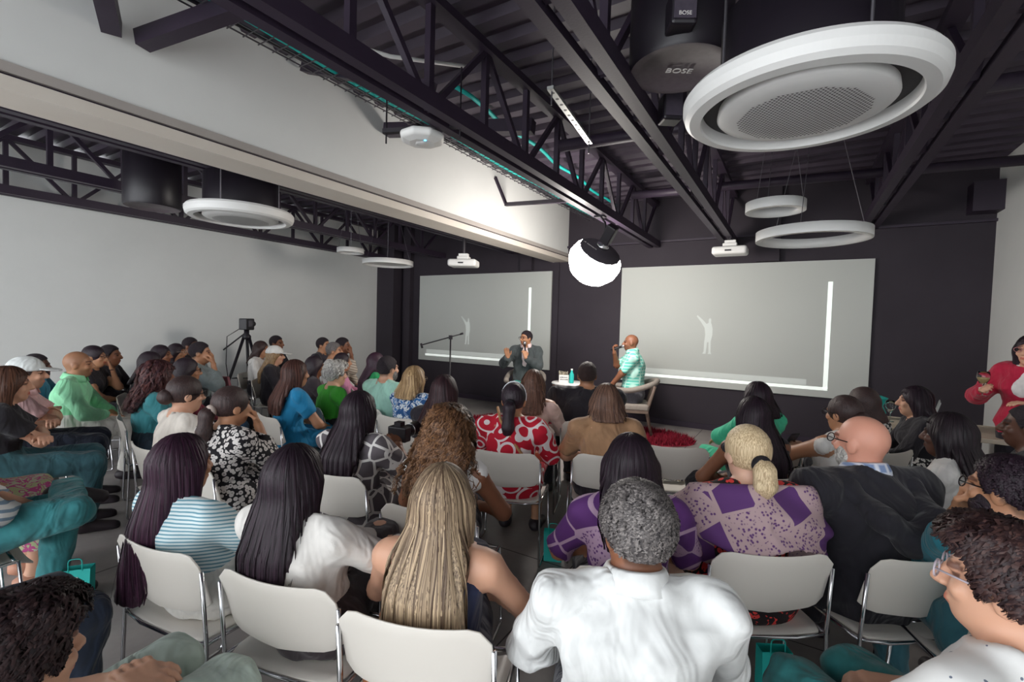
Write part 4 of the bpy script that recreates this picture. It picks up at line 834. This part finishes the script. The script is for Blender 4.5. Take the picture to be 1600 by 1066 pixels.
mic(i,(-.02,.24,1.1),(.10,-.06,.9),'black handheld microphone held by the man in the blazer')
o,i=P('S2','bald man in mint checked shirt holding a microphone to his mouth',(-2.09,6.89,1.36),face=(-.956,-.29),chair=False,seat=.49,skin='brown',hair=('none','black'),top=('plaid','#63c9b8','#bfe9dd'),sleeve=.42,bottom=('cloth','#56545c'),
  beard='stubble',arms={1:((.05,.27,1.2),(.5,.2,-.9),(-.1,.1,.95),(.3,.9,0),1.2),-1:((-.1,.34,.66),(-.9,-.3,-.2),(0,1,-.1),(0,0,1),.4)},collar=('plaid','#63c9b8','#bfe9dd'),lod=1,build=1.12,group='speakers on stage')
arm_chair(tuple(i['pos']),i['th'],'grey upholstered wooden armchair under the bald speaker')
mic(i,(.03,.32,1.24),(-.12,-.8,.3),'black handheld microphone held by the bald speaker')
# standing woman with wine
o,i=P('R9','standing woman in red cardigan and white top holding a wine glass',(1.6,5.3,1.5),face=(-.62,-.78),chair=False,stand=True,female=True,skin='light',hair=('long','black',.16),top=('cloth','#e0dcda'),jacket=(('cloth','#b3123a'),2),glasses='#a86a70',
  bottom=('cloth','#1f1b25'),arms={1:((.2,.2,1.16),(.7,-.3,-.8),(-.3,.8,.3),(.7,.2,.5),.9),-1:((-.12,.25,1.1),(-.8,-.3,-.6))},lod=1,group='standing guests')
def wine(loc,label,liquid=True):
    T=tag(empty('wine_glass',loc),label,'wine glass','wine glasses'); G=simple('clear glass','#f2f4f4',.03,0,0,'glass')
    B().lathe([(0,0),(.034,.002),(.034,.004),(.004,.008),(.004,.085),(.02,.1),(.04,.135),(.042,.165),(.036,.2),(.034,.2),(.04,.165),(.038,.136),(.018,.103),(0,.1)],24).o('bowl_and_stem',G,T,True)
    if liquid: B().lathe([(0,.104),(.018,.106),(.036,.136),(.038,.15),(0,.15)],20).o('wine',simple('white wine','#c9b27a',.2),T,True)
p=wp(i,(.17,.28,1.12)); wine(p,'glass of white wine held by the standing woman')
# ---------------------------------------------------------------- rugs, side table, props on stage
def rug(loc,r,label):
    T=tag(empty('shag_rug',loc),label,'rug','red shag rugs'); m=paint('red shag','#640a21','#a01334',20.,.95)
    B().lathe([(0,.02),(r*.9,.02),(r,.0)],40,sy=.62).o('backing',m,T)
    n=5200; a=rng.uniform(0,2*math.pi,n); q=np.sqrt(rng.uniform(0,1,n))*r; x=q*np.cos(a); y=q*np.sin(a)*.62; b=B()
    for i in range(n):
        dx,dy=rng.normal(0,.02,2); h=rng.uniform(.04,.085); t=rng.uniform(0,6.28); c,s=math.cos(t)*.009,math.sin(t)*.009
        b.v+=[(x[i]-c,y[i]-s,.01),(x[i]+c,y[i]+s,.01),(x[i]+dx,y[i]+dy,h)]; k=len(b.v); b.f.append((k-3,k-2,k-1))
    o=b.o('pile',m,T); o['kind']='stuff'
rug((-3.75,6.35,0),.78,'red shag rug under the chair of the man in the blazer')
rug((-1.98,6.85,0),.85,'red shag rug under the chair of the bald speaker')
T=tag(empty('side_table',(-2.9,6.55,0)),'small round white side table with flared pedestal between the speakers','table')
B().lathe([(0,.70),(.27,.70),(.28,.715),(.27,.73),(0,.73)],40).o('table_top',PLAST,T,True); B().lathe([(.25,.65),(.262,.65),(.262,.70),(.25,.70)],40).o('copper_band',simple('copper band','#a8553f',.4,.3),T,True)
B().lathe([(.19,0),(.17,.03),(.1,.25),(.12,.45),(.2,.65)],36).o('pedestal',paint('cream pedestal','#c9bfae','#d3c9b9'),T,True)
T=tag(empty('sign_block',(-2.98,6.5,.73),.45),'white lettered sign block with dried flowers on the side table','sign')
bevel(B().box((-.075,-.03,0),(.075,.03,.11)).o('block',PLAST,T),.004)
b=B(); x=-.055
for row,z in((0,.068),(1,.035)):
    x=-.058
    while x<.055:
        w=rng.uniform(.006,.012); b.box((x,-.0315,z),(x+w,-.0299,z+rng.uniform(.010,.017))); x+=w+.004
b.o('lettering',DARK,T)
b=B()
for k in range(14):
    x=rng.uniform(-.07,.07); b.tube([(x,0,.1),(x+rng.normal(0,.012),rng.normal(0,.015),.15+rng.uniform(0,.02))],[.003,.007],5)
b.o('dried_flowers',paint('dried flowers','#6d6350','#cfc6b4',60.),T)
T=tag(empty('teal_bottle',(-2.84,6.47,.73)),'teal bottle standing beside the sign block','bottle'); B().lathe([(0,0),(.032,0),(.034,.02),(.034,.13),(.016,.17),(.014,.2)],20).o('bottle',TEAL,T,True); B().lathe([(.015,.195),(.015,.215),(0,.215)],14).o('cap',PLAST,T,True)
T=tag(empty('microphone_stand',(-4.3,5.4,0)),'black boom microphone stand in front of the screen','microphone stand')
B().tube([(0,0,.0),(0,0,1.37)],.011,8).o('pole',DARK,T,True); B().lathe([(0,0),(.14,0),(.13,.02),(.02,.035),(0,.035)],24).o('base',DARK,T,True)
B().tube([(-.36,-.2,1.25),(.15,.085,1.43)],.009,8).o('boom',DARK,T,True); B().tube([(-.38,-.21,1.27),(-.36,-.2,1.2)],.016,8).o('clip',DARK,T,True); B().box((-.02,-.02,1.34),(.02,.02,1.4)).o('clutch',DARK,T)
B().tube([(.12,.07,1.42),(.16,.09,1.435)],.014,8).o('counterweight',DARK,T,True)
# ---------------------------------------------------------------- tripod with camera by the wall
T=tag(empty('tripod',(-7.0,3.95,0)),'black camera tripod standing by the white wall','tripod')
for a in(.4,2.5,4.6):
    c,s=math.cos(a),math.sin(a); B().tube([(.04*c,.04*s,1.28),(.24*c,.24*s,.65),(.44*c,.44*s,.0)],[.022,.02,.012],8).o('leg',DARK,T,True)
B().lathe([(0,1.25),(.06,1.25),(.06,1.3),(.035,1.33),(.035,1.39),(0,1.39)],20).o('head',DARK,T,True); B().tube([(0,0,1.36),(-.33,-.16,1.08)],.011,8).o('pan_handle',DARK,T,True)
B().tube([(.2*math.cos(a),.2*math.sin(a),.68) for a in(.4,2.5,4.6,.4)],.006,6).o('spreader',DARK,T,True)
T=tag(empty('video_camera',(-7.0,3.95,1.39),.5),'small black video camera on the tripod','camera'); bevel(B().box((-.06,-.1,0),(.06,.1,.17)).o('body',DARK,T),.012)
B().tube([(0,.1,.09),(0,.17,.09)],.04,14).o('lens',DARK,T,True); B().box((.06,-.06,.05),(.068,.04,.14)).o('screen',simple('camera screen','#57525a',.2),T); B().tube([(-.05,-.08,.02),(-.2,-.15,-.1),(-.22,-.14,-.5),(-.18,-.1,-.95)],.006,6).o('cable',DARK,T,True)
# ---------------------------------------------------------------- laptop table
T=tag(empty('desk',(1.15,5.65,0)),'pale desk with laptop and glasses by the black wall','desk'); bevel(B().box((-.5,-.38,.73),(.5,.38,.77)).o('desk_top',paint('pale wood','#b8ab98','#c6baa8',6.),T),.006)
for x in(-.46,.46):
    for y in(-.34,.34): B().box((x-.025,y-.025,0),(x+.025,y+.025,.73)).o('leg',PLAST,T)
T=tag(empty('laptop',(1.0,5.75,.77),math.radians(-100)),'open silver laptop on the desk','laptop'); SIL_=simple('silver','#a9acac',.35,.7)
bevel(B().box((-.16,-.11,0),(.16,.11,.016)).o('base',SIL_,T),.004); o=bevel(B().box((-.16,0,0),(.16,.008,.22)).o('lid',SIL_,T),.003); o.location=(0,.11,.012); o.rotation_euler[0]=-.25
B().lathe([(0,.0),(.022,.0),(.02,.002),(0,.002)],16,sx=.85).o('lid_emblem',simple('lit emblem','#f2f6f5',.3,0,.6),o).matrix_local=Matrix.Translation((0,.008,.11))@Matrix.Rotation(-math.pi/2,4,'X')
wine((.8,5.65,.77),'empty wine glass on the desk beside the laptop',False)
T=tag(empty('gift_wrap',(.72,5.85,.77)),'crumpled teal tissue parcel on the desk','parcel'); b=B()
b.lathe([(.05,0),(.08,.05),(.05,.12),(.09,.2),(.03,.22)],9); o=b.o('tissue',TEAL,T)
# ---------------------------------------------------------------- empty chair with leaflets, bags, small things
chair_at(-.79,3.66,.42,'empty white stacking chair with leaflets on its seat')
for q,(x,y,r,c,l) in enumerate([(-.80,3.72,.3,'#8d8a88','grey printed leaflet on the empty chair'),(-.70,3.78,.9,'#b09a80','tan folded leaflet on the empty chair')]):
    T=tag(empty('leaflet',(x,y,.438),r),l,'leaflet'); B().box((-.09,-.06,0),(.09,.06,.006)).o('sheet',mat('blots',c,'#e6e4e0','#6a6668'),T); B().box((-.085,-.055,.006),(.0,.055,.010)).o('cover_fold',mat('blots',c,'#d6d4d0','#55525a'),T)
def gift(loc,rz,label):
    T=tag(empty('gift_bag',loc,rz),label,'bag','teal gift bags'); b=B()
    b.add([(-.06,-.035,0),(.06,-.035,0),(.06,.035,0),(-.06,.035,0),(-.065,-.03,.2),(.065,-.03,.2),(.065,.03,.2),(-.065,.03,.2)],[(3,2,1,0),(0,1,5,4),(1,2,6,5),(2,3,7,6),(3,0,4,7)]); b.o('bag',TEAL,T)
    for z in(.06,.1,.14): B().box((-.012,-.0365,z),(.012,-.0335,z+.022)).o('print_mark',PLAST,T)
    B().tube(arc([(-.03,-.03,.19),(-.03,-.03,.26),(.03,-.03,.26),(.03,-.03,.19)],.02),.003,5).o('handle',TEAL,T,True)
gift((-1.35,2.86,0),.4,'teal gift bag on the floor under the chair of the woman in red print'); gift((-.02,2.35,0),.5,'teal gift bag on the floor beside the purple shawl woman'); gift((-3.3,.95,0),.9,'teal gift bag on the floor under the faded jeans')
T=tag(empty('handbag',(-1.02,1.12,.0),.9),'tan leather handbag between the white blouse and the blonde hair','bag'); L_=paint('tan leather','#8d4f2c','#a8653c',14.,.5)
bevel(B().box((-.15,-.08,.30),(.15,.08,.56)).o('body',L_,T),.03,3); B().tube(arc([(-.1,0,.55),(-.1,0,.7),(.1,0,.7),(.1,0,.55)],.05),.008,8).o('handle',L_,T,True)
T=tag(empty('clutch_bag',wp(INFO['L12'][1],(-.05,.25,.64)),.5),'mauve clutch bag on the lap of the blazer man','bag'); o=B(); o.add([(-.12,-.03,0),(.12,-.03,0),(.12,.03,0),(-.12,.03,0),(-.07,-.02,.24),(.07,-.02,.24),(.07,.02,.24),(-.07,.02,.24)],[(3,2,1,0),(4,5,6,7),(0,1,5,4),(1,2,6,5),(2,3,7,6),(3,0,4,7)]); bevel(o.o('body',paint('mauve leather','#7d4650','#8c535d'),T),.01); B().box((-.05,-.034,.1),(.05,-.026,.12)).o('clasp',CHROME,T)
i=INFO['C9'][1]; T=tag(empty('photo_camera',wp(i,(.02,.40,.80)),i['th']),'black camera with a long lens held by the woman in lattice print','camera')
bevel(B().box((-.07,-.03,0),(.07,.04,.1)).o('body',DARK,T),.01); B().tube([(0,.04,.05),(0,.1,.05),(0,.2,.05)],[.04,.042,.05],16).o('lens',DARK,T,True); B().lathe([(.043,0),(.046,0),(.046,.012),(.043,.012)],20).o('lens_ring',CHROME,T,True).matrix_local=Matrix.Translation((0,.12,.05))@Matrix.Rotation(-math.pi/2,4,'X'); B().box((-.025,-.02,.1),(.025,.03,.13)).o('viewfinder',DARK,T)
i=INFO['R4a'][1]; T=tag(empty('phone',wp(i,(.02,.45,.80)),i['th']),'dark phone in the hands of the woman in white sleeveless top','phone'); o=bevel(B().box((-.037,-.006,-.07),(.037,.002,.07)).o('body',DARK,T),.004); B().box((-.033,-.0075,-.064),(.033,-.006,.064)).o('screen',simple('phone screen','#3a3f4a',.15),T); T.rotation_euler[0]=.6
i=INFO['F2'][1]; w=i['arm'][1][2]; e=i['arm'][1][1]; T=tag(empty('wristwatch',wp(i,tuple(w+(e-w)*.12))),'steel bracelet watch worn over the white cuff','watch')
dv=Vector(wp(i,tuple(w)))-Vector(wp(i,tuple(e))); B().lathe([(.036,-.009),(.04,-.009),(.04,.009),(.036,.009),(.036,-.009)],20).o('bracelet',CHROME,T,True).matrix_local=Vector((0,0,1)).rotation_difference(dv).to_matrix().to_4x4()
B().box((-.014,-.014,.036),(.014,.014,.044)).o('dial',DARK,T)
i=INFO['C12'][1]; hc=i['hc']
T=INFO['C12'][0]; B().tube([(-.12,.05,i['z0']+.56),(-.06,-.10,i['z0']+.5),(.06,-.165,i['z0']+.36),(.17,-.12,i['z0']+.2)],.011,6).o('bag_strap',paint('strap tan','#a87a50','#b98a5e'),T,True)
